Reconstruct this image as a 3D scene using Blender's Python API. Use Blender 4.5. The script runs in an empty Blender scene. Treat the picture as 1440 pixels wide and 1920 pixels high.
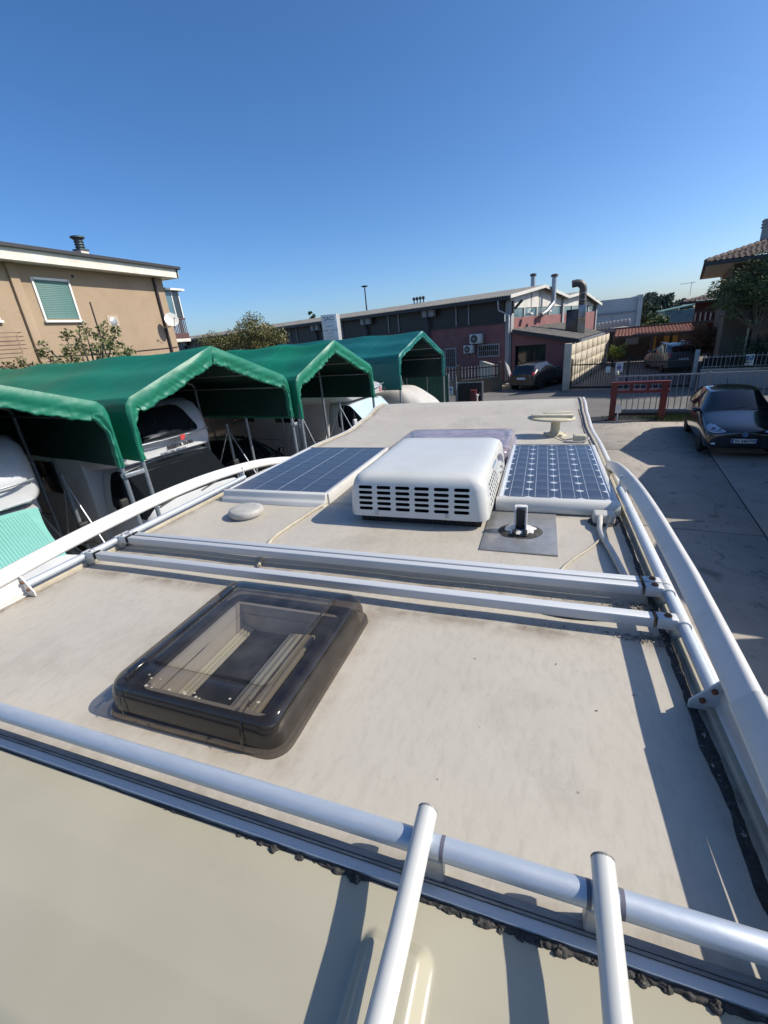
import bpy, bmesh, math, random
from mathutils import Vector, Matrix, noise
random.seed(7)
SC = bpy.context.scene
COL = SC.collection
R = math.radians

# ------------------------------------------------------------------ camera
cam = bpy.data.cameras.new('camera')
cam.sensor_fit = 'HORIZONTAL'; cam.sensor_width = 36.0; cam.lens = 815.0/1440.0*36.0
cam.clip_start = 0.02; cam.clip_end = 3000
CAM = bpy.data.objects.new('camera', cam); COL.objects.link(CAM)
CR = Matrix(((0.94239046, -0.04462685, 0.33152475),
             (0.32258120, 0.38359062, -0.86533208),
             (-0.08855274, 0.92242435, 0.37588792)))
CAM.matrix_world = Matrix.Translation((0, 0, 3.7)) @ CR.to_4x4()
SC.camera = CAM

# ------------------------------------------------------------------ sky and sun
SUN_DIR = Vector((1.15, 0.32, 1.0)).normalized()      # towards the sun
SUN_EL = math.asin(SUN_DIR.z)
SUN_AZ = math.atan2(SUN_DIR.x, SUN_DIR.y)             # clockwise from +Y
W = bpy.data.worlds.new('World'); SC.world = W; W.use_nodes = True
nt = W.node_tree; nt.nodes.clear()
wo = nt.nodes.new('ShaderNodeOutputWorld'); bg = nt.nodes.new('ShaderNodeBackground')
sky = nt.nodes.new('ShaderNodeTexSky'); sky.sky_type = 'NISHITA'; sky.sun_disc = False
sky.sun_elevation = SUN_EL; sky.sun_rotation = SUN_AZ
sky.altitude = 60; sky.air_density = 0.78; sky.dust_density = 1.2; sky.ozone_density = 6.0
bg.inputs['Strength'].default_value = 0.15
hs = nt.nodes.new('ShaderNodeHueSaturation'); hs.inputs['Saturation'].default_value = 1.14
nt.links.new(sky.outputs[0], hs.inputs['Color']); nt.links.new(hs.outputs[0], bg.inputs[0]); nt.links.new(bg.outputs[0], wo.inputs[0])
sl = bpy.data.lights.new('sun', 'SUN'); sl.energy = 5.0; sl.angle = R(0.53); sl.color = (1.0, 0.92, 0.80)
SUN = bpy.data.objects.new('sun', sl); COL.objects.link(SUN)
SUN.rotation_euler = (-SUN_DIR).to_track_quat('-Z', 'Y').to_euler(); SUN.location = (30, 3, 30)
SC.view_settings.view_transform = 'Standard'; SC.view_settings.look = 'None'
SC.view_settings.gamma = 1.0; SC.view_settings.exposure = 0.2
SC.view_settings.use_curve_mapping = False
try:
    SC.cycles.transparent_max_bounces = 16; SC.cycles.max_bounces = 8
except Exception: pass

# ------------------------------------------------------------------ helpers
def tag(o, label=None, cat=None, group=None, kind=None):
    if label: o['label'] = label
    if cat: o['category'] = cat
    if group: o['group'] = group
    if kind: o['kind'] = kind
    return o

def empty(name, loc=(0, 0, 0), rz=0.0, parent=None, M=None):
    o = bpy.data.objects.new(name, None); COL.objects.link(o)
    o.empty_display_size = 0.2
    if M is not None: o.matrix_world = M
    else: o.location = loc; o.rotation_euler = (0, 0, rz)
    if parent: o.parent = parent
    return o

def frame_z(d):
    d = Vector(d).normalized()
    a = Vector((0, 0, 1)) if abs(d.z) < 0.95 else Vector((1, 0, 0))
    x = a.cross(d).normalized(); y = d.cross(x)
    return x, y, d

class MB:
    def __init__(s): s.v = []; s.f = []; s.m = []
    def add(s, vs, fs, mi=0):
        b = len(s.v); s.v += [tuple(q) for q in vs]
        s.f += [tuple(i+b for i in f) for f in fs]; s.m += [mi]*len(fs); return s
    def box(s, x0, x1, y0, y1, z0, z1, mi=0, T=None):
        vs = [(x0,y0,z0),(x1,y0,z0),(x1,y1,z0),(x0,y1,z0),(x0,y0,z1),(x1,y0,z1),(x1,y1,z1),(x0,y1,z1)]
        if T is not None: vs = [T @ Vector(q) for q in vs]
        return s.add(vs, [(0,3,2,1),(4,5,6,7),(0,1,5,4),(1,2,6,5),(2,3,7,6),(3,0,4,7)], mi)
    def bar(s, a, b, w, h, mi=0, up=(0,0,1)):
        a = Vector(a); b = Vector(b); d = b-a; L = d.length; d.normalize()
        u = Vector(up)
        if abs(d.dot(u)) > 0.99: u = Vector((1,0,0))
        x = d.cross(u).normalized(); z = x.cross(d)
        T = Matrix((( x.x,d.x,z.x,a.x),(x.y,d.y,z.y,a.y),(x.z,d.z,z.z,a.z),(0,0,0,1)))
        return s.box(-w/2, w/2, 0, L, -h/2, h/2, mi, T)
    def tube(s, pts, r, n=8, mi=0, caps=True, flat=1.0):
        pts = [Vector(p) for p in pts]; k = len(pts)
        rs = r if isinstance(r, (list, tuple)) else [r]*k
        vs = []; px = None
        for i, p in enumerate(pts):
            d = (pts[min(i+1,k-1)]-pts[max(i-1,0)])
            if d.length < 1e-9: d = Vector((0,0,1))
            d.normalize()
            if px is None: x, y, _ = frame_z(d)
            else:
                x = px - d*px.dot(d)
                if x.length < 1e-6: x, y, _ = frame_z(d)
                x.normalize(); y = d.cross(x)
            px = x
            for j in range(n):
                a = 2*math.pi*j/n
                q = x*math.cos(a)*rs[i] + y*math.sin(a)*rs[i]
                q.z *= flat
                vs.append(p+q)
        fs = []
        for i in range(k-1):
            for j in range(n):
                a = i*n+j; b = i*n+(j+1) % n
                fs.append((a, b, b+n, a+n))
        if caps: fs.append(tuple(range(n-1, -1, -1))); fs.append(tuple((k-1)*n+j for j in range(n)))
        return s.add(vs, fs, mi)
    def lathe(s, prof, n=20, T=None, mi=0):
        vs = []; k = len(prof)
        for r, z in prof:
            for j in range(n):
                a = 2*math.pi*j/n; vs.append(Vector((r*math.cos(a), r*math.sin(a), z)))
        if T is not None: vs = [T @ q for q in vs]
        fs = [(i*n+j, i*n+(j+1) % n, (i+1)*n+(j+1) % n, (i+1)*n+j) for i in range(k-1) for j in range(n)]
        fs.append(tuple(range(n-1, -1, -1))); fs.append(tuple((k-1)*n+j for j in range(n)))
        return s.add(vs, fs, mi)
    def prism(s, poly, z0, z1, T=None, mi=0):
        n = len(poly)
        vs = [Vector((x, y, z0)) for x, y in poly]+[Vector((x, y, z1)) for x, y in poly]
        if T is not None: vs = [T @ q for q in vs]
        fs = [tuple(range(n-1, -1, -1)), tuple(range(n, 2*n))]+[(i, (i+1) % n, n+(i+1) % n, n+i) for i in range(n)]
        return s.add(vs, fs, mi)
    def quad(s, a, b, c, d, mi=0): return s.add([a, b, c, d], [(0,1,2,3)], mi)
    def grid(s, fn, nu, nv, mi=0, closed_u=False):
        vs = [fn(i/nu, j/nv) for j in range(nv+1) for i in range(nu+1)]
        w = nu+1
        fs = [(j*w+i, j*w+i+1, (j+1)*w+i+1, (j+1)*w+i) for j in range(nv) for i in range(nu)]
        return s.add(vs, fs, mi)
    def loops(s, rings, mi=0, cap0=False, cap1=False, closed=True):
        n = len(rings[0]); vs = [q for r in rings for q in r]; fs = []
        for i in range(len(rings)-1):
            for j in range(n if closed else n-1):
                fs.append((i*n+j, i*n+(j+1) % n, (i+1)*n+(j+1) % n, (i+1)*n+j))
        if cap0: fs.append(tuple(range(n-1, -1, -1)))
        if cap1: fs.append(tuple((len(rings)-1)*n+j for j in range(n)))
        return s.add(vs, fs, mi)
    def mesh(s, name, mats, bevel=0, seg=2, smooth=None, sub=0, fixn=True):
        me = bpy.data.meshes.new(name)
        me.from_pydata(s.v, [], s.f)
        mats = mats if isinstance(mats, (list, tuple)) else [mats]
        for m in mats: me.materials.append(m)
        for p, mi in zip(me.polygons, s.m): p.material_index = mi
        if bevel or fixn:
            bm = bmesh.new(); bm.from_mesh(me)
            if fixn:
                bmesh.ops.remove_doubles(bm, verts=bm.verts, dist=1e-6)
                bmesh.ops.recalc_face_normals(bm, faces=bm.faces)
            if bevel:
                es = [e for e in bm.edges if len(e.link_faces) == 2 and e.calc_face_angle(0) > R(28)]
                bmesh.ops.bevel(bm, geom=es, offset=bevel, segments=seg, affect='EDGES', profile=0.5, clamp_overlap=True)
            bm.to_mesh(me); bm.free()
        if smooth is None and bevel: smooth = 50
        if smooth:
            for p in me.polygons: p.use_smooth = True
            if smooth < 180: me.set_sharp_from_angle(angle=R(smooth))
        return me
    def build(s, name, mats, parent=None, loc=None, bevel=0, seg=2, smooth=None, fixn=True):
        me = s.mesh(name, mats, bevel, seg, smooth, 0, fixn)
        return put(name, me, parent, loc)

def put(name, me, parent=None, loc=None, rz=None, label=None):
    o = bpy.data.objects.new(name, me); COL.objects.link(o)
    if parent is not None: o.parent = parent
    if loc is not None: o.location = loc
    if rz is not None: o.rotation_euler = (0, 0, rz)
    if label: o['label'] = label
    return o

def bake(o):
    """replace an object's mesh by its modified mesh"""
    dg = bpy.context.evaluated_depsgraph_get()
    me = bpy.data.meshes.new_from_object(o.evaluated_get(dg), depsgraph=dg)
    o.modifiers.clear(); o.data = me; return o

def text_obj(name, body, size, mat, parent, M, ext=0.001, align='CENTER', sx=1.0, bold=0.0):
    cu = bpy.data.curves.new(name, 'FONT'); cu.body = body; cu.size = size
    cu.align_x = align; cu.align_y = 'CENTER'; cu.extrude = ext; cu.offset = bold
    t = bpy.data.objects.new(name, cu); COL.objects.link(t)
    dg = bpy.context.evaluated_depsgraph_get()
    me = bpy.data.meshes.new_from_object(t.evaluated_get(dg))
    bpy.data.objects.remove(t); me.materials.clear(); me.materials.append(mat)
    o = bpy.data.objects.new(name, me); COL.objects.link(o)
    if parent: o.parent = parent
    o.matrix_local = M @ Matrix.Diagonal((sx, 1, 1, 1)); return o

def axes(o, x, y, z):
    return Matrix(((x[0],y[0],z[0],o[0]),(x[1],y[1],z[1],o[1]),(x[2],y[2],z[2],o[2]),(0,0,0,1)))

def nz(x, y, z=0.0, s=1.0): return noise.noise(Vector((x*s, y*s, z*s)))

def rrect(x0, x1, y0, y1, r, z, n=6):
    out = []
    for cx, cy, a0 in ((x1-r,y0+r,-90),(x1-r,y1-r,0),(x0+r,y1-r,90),(x0+r,y0+r,180)):
        for i in range(n+1):
            a = R(a0+90*i/n); out.append(Vector((cx+r*math.cos(a), cy+r*math.sin(a), z)))
    return out

# ------------------------------------------------------------------ materials
def mat(name, c, rough=0.6, metal=0.0, c2=None, scale=5.0, detail=4.0, lo=0.35, hi=0.65, bump=0.0, bscale=None,
        coat=0.0, spec=0.5, rvar=0.0, c3=None, scale3=1.0, lo3=0.5, hi3=0.7, stretch=None, bdist=0.01, sheen=0.0):
    m = bpy.data.materials.new(name); m.use_nodes = True
    N = m.node_tree.nodes; L = m.node_tree.links; N.clear()
    out = N.new('ShaderNodeOutputMaterial'); b = N.new('ShaderNodeBsdfPrincipled')
    L.new(b.outputs[0], out.inputs[0])
    b.inputs['Base Color'].default_value = (*c, 1); b.inputs['Roughness'].default_value = rough
    b.inputs['Metallic'].default_value = metal; b.inputs['Coat Weight'].default_value = coat
    b.inputs['Coat Roughness'].default_value = 0.06
    b.inputs['Specular IOR Level'].default_value = spec
    b.inputs['Sheen Weight'].default_value = sheen
    tc = N.new('ShaderNodeTexCoord'); mp = N.new('ShaderNodeMapping'); L.new(tc.outputs['Object'], mp.inputs[0])
    if stretch: mp.inputs['Scale'].default_value = stretch
    col = None
    if c2:
        n = N.new('ShaderNodeTexNoise'); n.inputs['Scale'].default_value = scale; n.inputs['Detail'].default_value = detail
        n.inputs['Roughness'].default_value = 0.62
        L.new(mp.outputs[0], n.inputs['Vector'])
        r = N.new('ShaderNodeValToRGB'); r.color_ramp.elements[0].position = lo; r.color_ramp.elements[1].position = hi
        r.color_ramp.elements[0].color = (*c, 1); r.color_ramp.elements[1].color = (*c2, 1)
        L.new(n.outputs[0], r.inputs[0]); col = r.outputs[0]
        if rvar:
            mr = N.new('ShaderNodeMapRange'); mr.inputs['From Min'].default_value = lo; mr.inputs['From Max'].default_value = hi
            mr.inputs['To Min'].default_value = rough; mr.inputs['To Max'].default_value = rough+rvar
            L.new(n.outputs[0], mr.inputs[0]); L.new(mr.outputs[0], b.inputs['Roughness'])
    if c3:
        n3 = N.new('ShaderNodeTexNoise'); n3.inputs['Scale'].default_value = scale3; n3.inputs['Detail'].default_value = 6
        n3.inputs['Roughness'].default_value = 0.65
        L.new(mp.outputs[0], n3.inputs['Vector'])
        r3 = N.new('ShaderNodeValToRGB'); r3.color_ramp.elements[0].position = lo3; r3.color_ramp.elements[1].position = hi3
        L.new(n3.outputs[0], r3.inputs[0])
        mx = N.new('ShaderNodeMix'); mx.data_type = 'RGBA'
        L.new(r3.outputs[0], mx.inputs['Factor'])
        if col: L.new(col, mx.inputs['A'])
        else: mx.inputs['A'].default_value = (*c, 1)
        mx.inputs['B'].default_value = (*c3, 1); col = mx.outputs['Result']
    if col: L.new(col, b.inputs['Base Color'])
    if bump:
        nb = N.new('ShaderNodeTexNoise'); nb.inputs['Scale'].default_value = bscale or scale*4; nb.inputs['Detail'].default_value = 5
        L.new(mp.outputs[0], nb.inputs['Vector'])
        bp = N.new('ShaderNodeBump'); bp.inputs['Strength'].default_value = bump; bp.inputs['Distance'].default_value = bdist
        L.new(nb.outputs[0], bp.inputs['Height']); L.new(bp.outputs[0], b.inputs['Normal'])
    return m

def glassy(name, tint, gloss_rough=0.03, ior=1.5, opaque=0.0, oc=(0.1,0.1,0.1)):
    """thin tinted acrylic: transparent with a fresnel sheen, a little dusty"""
    m = bpy.data.materials.new(name); m.use_nodes = True
    N = m.node_tree.nodes; L = m.node_tree.links; N.clear()
    out = N.new('ShaderNodeOutputMaterial')
    tr = N.new('ShaderNodeBsdfTransparent'); tr.inputs[0].default_value = (*tint, 1)
    gl = N.new('ShaderNodeBsdfGlossy'); gl.inputs['Roughness'].default_value = gloss_rough; gl.inputs[0].default_value = (1,1,1,1)
    fr = N.new('ShaderNodeFresnel'); ge = N.new('ShaderNodeNewGeometry'); sw = N.new('ShaderNodeMapRange')
    sw.inputs['To Min'].default_value = ior; sw.inputs['To Max'].default_value = 1.0/ior      # thin sheet: same sheen from both sides
    L.new(ge.outputs['Backfacing'], sw.inputs[0]); L.new(sw.outputs[0], fr.inputs[0])
    mx = N.new('ShaderNodeMixShader'); L.new(fr.outputs[0], mx.inputs[0]); L.new(tr.outputs[0], mx.inputs[1]); L.new(gl.outputs[0], mx.inputs[2])
    last = mx.outputs[0]
    if opaque:
        df = N.new('ShaderNodeBsdfDiffuse'); df.inputs[0].default_value = (*oc, 1)
        n = N.new('ShaderNodeTexNoise'); n.inputs['Scale'].default_value = 14; n.inputs['Detail'].default_value = 8
        tc = N.new('ShaderNodeTexCoord'); L.new(tc.outputs['Object'], n.inputs['Vector'])
        mr = N.new('ShaderNodeMapRange'); mr.inputs['From Min'].default_value = 0.35; mr.inputs['From Max'].default_value = 0.7
        mr.inputs['To Min'].default_value = opaque*0.4; mr.inputs['To Max'].default_value = opaque*1.4
        L.new(n.outputs[0], mr.inputs[0])
        m2 = N.new('ShaderNodeMixShader'); L.new(mr.outputs[0], m2.inputs[0]); L.new(last, m2.inputs[1]); L.new(df.outputs[0], m2.inputs[2])
        last = m2.outputs[0]
    L.new(last, out.inputs[0]); return m

MT = {}
MT['white_gloss'] = mat('white_gloss', (0.593,0.593,0.555), 0.28, c2=(0.530,0.532,0.489), scale=3, coat=0.2)
MT['white_paint'] = mat('white_paint', (0.624,0.608,0.570), 0.33, c2=(0.528,0.515,0.473), scale=9, lo=0.45, hi=0.75, c3=(0.320,0.296,0.255), scale3=30, lo3=0.68, hi3=0.8)
MT['alu'] = mat('alu', (0.56,0.575,0.575), 0.52, 0.30, c2=(0.50,0.53,0.55), scale=9, lo=0.3, hi=0.9, bump=0.03, bscale=160, rvar=0.1)
MT['alu_dark'] = mat('alu_dark', (0.17,0.165,0.155), 0.6, 0.3, c2=(0.26,0.255,0.245), scale=14, bump=0.2, bscale=60, stretch=(1,6,1))
MT['alu_dull'] = mat('alu_dull', (0.48,0.49,0.48), 0.5, 0.6, c2=(0.36,0.36,0.35), scale=20, bump=0.1, bscale=90)
MT['tube_alu'] = mat('tube_alu', (0.53,0.58,0.63), 0.48, 0.5, c2=(0.48,0.535,0.59), scale=70, stretch=(0.3,1,1), bump=0.04, bscale=200)
MT['galv'] = mat('galv', (0.34,0.38,0.41), 0.45, 0.6, c2=(0.26,0.29,0.32), scale=30, bump=0.05)
MT['cream'] = mat('cream', (0.405,0.380,0.288), 0.30, c2=(0.350,0.326,0.243), scale=1.6, detail=3, coat=0.15, bump=0.012, bscale=3, c3=(0.300,0.275,0.205), scale3=5.0, lo3=0.60, hi3=1.0)
MT['sealant'] = mat('sealant', (0.022,0.021,0.019), 0.8, c2=(0.05,0.047,0.042), scale=60, bump=0.6, bscale=150, bdist=0.004, c3=(0.24,0.225,0.20), scale3=70, lo3=0.60, hi3=0.70)
MT['seal_brown'] = mat('seal_brown', (0.16,0.13,0.10), 0.7, c2=(0.35,0.31,0.26), scale=40, bump=0.5, bscale=120, bdist=0.003)
MT['black'] = mat('black', (0.012,0.012,0.013), 0.45)
MT['black_matt'] = mat('black_matt', (0.01,0.01,0.01), 0.85)
MT['rubber'] = mat('rubber', (0.02,0.02,0.02), 0.8, bump=0.1, bscale=50)
MT['rust'] = mat('rust', (0.20,0.085,0.04), 0.8, c2=(0.10,0.045,0.025), scale=90, bump=0.5, bscale=200, bdist=0.002)
MT['grey_plastic'] = mat('grey_plastic', (0.52,0.51,0.47), 0.5, c2=(0.42,0.40,0.35), scale=12)
MT['yellowed'] = mat('yellowed', (0.56,0.52,0.38), 0.45, c2=(0.47,0.42,0.29), scale=14, c3=(0.25,0.18,0.10), scale3=40, lo3=0.66, hi3=0.76)
MT['vent_grey'] = mat('vent_grey', (0.43,0.42,0.39), 0.6, c2=(0.34,0.325,0.29), scale=22, detail=6, c3=(0.20,0.18,0.15), scale3=40, lo3=0.62, hi3=0.75)
MT['ivory'] = mat('ivory', (0.450,0.414,0.322), 0.55, c2=(0.360,0.318,0.238), scale=20)
MT['plate_alu'] = mat('plate_alu', (0.36,0.36,0.35), 0.42, 0.55, c2=(0.29,0.29,0.28), scale=18, bump=0.25, bscale=40, bdist=0.003, c3=(0.5,0.5,0.48), scale3=25, lo3=0.62, hi3=0.75)
MT['dark_brown'] = mat('dark_brown', (0.035,0.028,0.022), 0.4)
MT['well'] = mat('well', (0.58,0.53,0.45), 0.5)
MT['blind'] = mat('blind', (0.66,0.62,0.48), 0.45)
MT['screen'] = mat('screen', (0.022,0.024,0.028), 0.6, c2=(0.030,0.032,0.036), scale=300, bump=0.2, bscale=500)
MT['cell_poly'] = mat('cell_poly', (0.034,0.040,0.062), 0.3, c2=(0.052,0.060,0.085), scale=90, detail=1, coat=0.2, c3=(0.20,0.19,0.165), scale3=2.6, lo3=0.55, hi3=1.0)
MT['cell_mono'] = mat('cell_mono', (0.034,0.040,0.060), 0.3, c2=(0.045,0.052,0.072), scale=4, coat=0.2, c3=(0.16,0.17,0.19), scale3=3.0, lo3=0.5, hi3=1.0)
MT['backsheet'] = mat('backsheet', (0.50,0.53,0.56), 0.3, coat=0.4)
MT['backsheet_blue'] = mat('backsheet_blue', (0.24,0.27,0.32), 0.3, coat=0.4)
MT['smoke'] = glassy('smoke', (0.43,0.41,0.39), 0.05, 1.45, 0.05, (0.30,0.27,0.24))
MT['smoke_pane'] = glassy('smoke_pane', (0.60,0.60,0.60), 0.03, 1.40, 0.09, (0.30,0.30,0.30))
MT['purple'] = glassy('purple', (0.66,0.58,0.64), 0.14, 1.45, 0.34, (0.40,0.36,0.41))
MT['text_black'] = mat('text_black', (0.02,0.022,0.03), 0.5)
MT['text_red'] = mat('text_red', (0.5,0.03,0.03), 0.5)
MT['text_tan'] = mat('text_tan', (0.30,0.28,0.22), 0.5)
MT['text_blue'] = mat('text_blue', (0.06,0.20,0.42), 0.5)
MT['decal_grey'] = mat('decal_grey', (0.12,0.12,0.15), 0.4)

def roof_material():
    m = mat('fiberglass_roof', (0.415,0.383,0.320), 0.5, c2=(0.475,0.440,0.370), scale=1.3, detail=6, lo=0.3, hi=0.7,
            c3=(0.27,0.245,0.200), scale3=2.3, lo3=0.52, hi3=0.86, bump=0.04, bscale=35, rvar=0.12)
    N = m.node_tree.nodes; L = m.node_tree.links
    b = [n for n in N if n.type == 'BSDF_PRINCIPLED'][0]
    base = b.inputs['Base Color'].links[0].from_socket
    tc = [n for n in N if n.type == 'TEX_COORD'][0]
    def mixc(fac, a, c):
        mx = N.new('ShaderNodeMix'); mx.data_type = 'RGBA'; L.new(fac, mx.inputs['Factor']); L.new(a, mx.inputs['A'])
        mx.inputs['B'].default_value = (*c, 1); return mx.outputs['Result']
    # pale chalk veins
    n = N.new('ShaderNodeTexNoise'); n.inputs['Scale'].default_value = 11; n.inputs['Detail'].default_value = 4; n.inputs['Distortion'].default_value = 1.2
    L.new(tc.outputs['Object'], n.inputs['Vector'])
    s1 = N.new('ShaderNodeMath'); s1.operation = 'SUBTRACT'; L.new(n.outputs[0], s1.inputs[0]); s1.inputs[1].default_value = 0.5
    s2 = N.new('ShaderNodeMath'); s2.operation = 'ABSOLUTE'; L.new(s1.outputs[0], s2.inputs[0])
    rr = N.new('ShaderNodeMapRange'); rr.inputs['From Min'].default_value = 0.0; rr.inputs['From Max'].default_value = 0.018
    rr.inputs['To Min'].default_value = 0.5; rr.inputs['To Max'].default_value = 0.0; L.new(s2.outputs[0], rr.inputs[0])
    n2 = N.new('ShaderNodeTexNoise'); n2.inputs['Scale'].default_value = 2.2; n2.inputs['Detail'].default_value = 3
    L.new(tc.outputs['Object'], n2.inputs['Vector'])
    r2 = N.new('ShaderNodeMapRange'); r2.inputs['From Min'].default_value = 0.47; r2.inputs['From Max'].default_value = 0.68; L.new(n2.outputs[0], r2.inputs[0])
    mm = N.new('ShaderNodeMath'); mm.operation = 'MULTIPLY'; L.new(rr.outputs[0], mm.inputs[0]); L.new(r2.outputs[0], mm.inputs[1])
    col = mixc(mm.outputs[0], base, (0.47,0.45,0.41))
    # fine worn grain
    fn = N.new('ShaderNodeTexNoise'); fn.inputs['Scale'].default_value = 55; fn.inputs['Detail'].default_value = 8; fn.inputs['Roughness'].default_value = 0.75
    fm = N.new('ShaderNodeMapping'); fm.inputs['Scale'].default_value = (1.0,0.35,1.0); fm.inputs['Rotation'].default_value = (0,0,0.5)
    L.new(tc.outputs['Object'], fm.inputs[0]); L.new(fm.outputs[0], fn.inputs['Vector'])
    fr_ = N.new('ShaderNodeMapRange'); fr_.inputs['From Min'].default_value = 0.48; fr_.inputs['From Max'].default_value = 0.78; fr_.inputs['To Max'].default_value = 0.55; L.new(fn.outputs[0], fr_.inputs[0])
    col = mixc(fr_.outputs[0], col, (0.29,0.262,0.215))
    # specks
    v = N.new('ShaderNodeTexVoronoi'); v.inputs['Scale'].default_value = 26; L.new(tc.outputs['Object'], v.inputs['Vector'])
    vs = N.new('ShaderNodeMapRange'); vs.inputs['From Min'].default_value = 0.05; vs.inputs['From Max'].default_value = 0.09
    vs.inputs['To Min'].default_value = 0.55; vs.inputs['To Max'].default_value = 0.0; L.new(v.outputs['Distance'], vs.inputs[0])
    vn = N.new('ShaderNodeTexNoise'); vn.inputs['Scale'].default_value = 9; L.new(tc.outputs['Object'], vn.inputs['Vector'])
    vr = N.new('ShaderNodeMapRange'); vr.inputs['From Min'].default_value = 0.56; vr.inputs['From Max'].default_value = 0.62; L.new(vn.outputs[0], vr.inputs[0])
    vm = N.new('ShaderNodeMath'); vm.operation = 'MULTIPLY'; L.new(vs.outputs[0], vm.inputs[0]); L.new(vr.outputs[0], vm.inputs[1])
    col = mixc(vm.outputs[0], col, (0.10,0.09,0.07))
    # grime that collects along the bars, the rear trim and the side seams (bands in roof coordinates)
    sx = N.new('ShaderNodeSeparateXYZ'); L.new(tc.outputs['Object'], sx.inputs[0])
    gn = N.new('ShaderNodeTexNoise'); gn.inputs['Scale'].default_value = 7; gn.inputs['Detail'].default_value = 7; gn.inputs['Roughness'].default_value = 0.7
    L.new(tc.outputs['Object'], gn.inputs['Vector'])
    def band(sock, c, w):
        a = N.new('ShaderNodeMath'); a.operation = 'SUBTRACT'; L.new(sock, a.inputs[0]); a.inputs[1].default_value = c
        bb = N.new('ShaderNodeMath'); bb.operation = 'ABSOLUTE'; L.new(a.outputs[0], bb.inputs[0])
        d = N.new('ShaderNodeMapRange'); d.inputs['From Min'].default_value = 0; d.inputs['From Max'].default_value = w
        d.inputs['To Min'].default_value = 1; d.inputs['To Max'].default_value = 0; L.new(bb.outputs[0], d.inputs[0]); return d.outputs[0]
    tot = None
    for sock, c, w in ((sx.outputs['Y'], 0.405, 0.06), (sx.outputs['Y'], 1.10, 0.055), (sx.outputs['Y'], 1.27, 0.05),
                       (sx.outputs['X'], 0.37, 0.07), (sx.outputs['X'], -1.81, 0.06), (sx.outputs['Y'], 1.99, 0.035)):
        d = band(sock, c, w)
        if tot is None: tot = d
        else:
            mx = N.new('ShaderNodeMath'); mx.operation = 'MAXIMUM'; L.new(tot, mx.inputs[0]); L.new(d, mx.inputs[1]); tot = mx.outputs[0]
    gm = N.new('ShaderNodeMapRange'); gm.inputs['From Min'].default_value = 0.36; gm.inputs['From Max'].default_value = 0.66; L.new(gn.outputs[0], gm.inputs[0])
    g2 = N.new('ShaderNodeMath'); g2.operation = 'MULTIPLY'; L.new(tot, g2.inputs[0]); L.new(gm.outputs[0], g2.inputs[1])
    g3 = N.new('ShaderNodeMath'); g3.operation = 'MULTIPLY'; L.new(g2.outputs[0], g3.inputs[0]); g3.inputs[1].default_value = 0.85
    col = mixc(g3.outputs[0], col, (0.15,0.115,0.08))
    # brown ring of dirt round the skylight foot
    def rd(sock, c, h):
        a = N.new('ShaderNodeMath'); a.operation = 'SUBTRACT'; L.new(sock, a.inputs[0]); a.inputs[1].default_value = c
        bb = N.new('ShaderNodeMath'); bb.operation = 'ABSOLUTE'; L.new(a.outputs[0], bb.inputs[0])
        d = N.new('ShaderNodeMath'); d.operation = 'SUBTRACT'; L.new(bb.outputs[0], d.inputs[0]); d.inputs[1].default_value = h; return d.outputs[0]
    dx = rd(sx.outputs['X'], -0.725, 0.255); dy = rd(sx.outputs['Y'], 0.795, 0.27)
    mx = N.new('ShaderNodeMath'); mx.operation = 'MAXIMUM'; L.new(dx, mx.inputs[0]); L.new(dy, mx.inputs[1])
    sk = N.new('ShaderNodeMapRange'); sk.inputs['From Min'].default_value = 0.0; sk.inputs['From Max'].default_value = 0.05
    sk.inputs['To Min'].default_value = 0.65; sk.inputs['To Max'].default_value = 0.0; L.new(mx.outputs[0], sk.inputs[0])
    s5 = N.new('ShaderNodeMath'); s5.operation = 'MULTIPLY'; L.new(sk.outputs[0], s5.inputs[0]); L.new(gm.outputs[0], s5.inputs[1])
    col = mixc(s5.outputs[0], col, (0.23,0.165,0.10))
    L.new(col, b.inputs['Base Color'])
    return m
MT['roof'] = roof_material()
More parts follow.
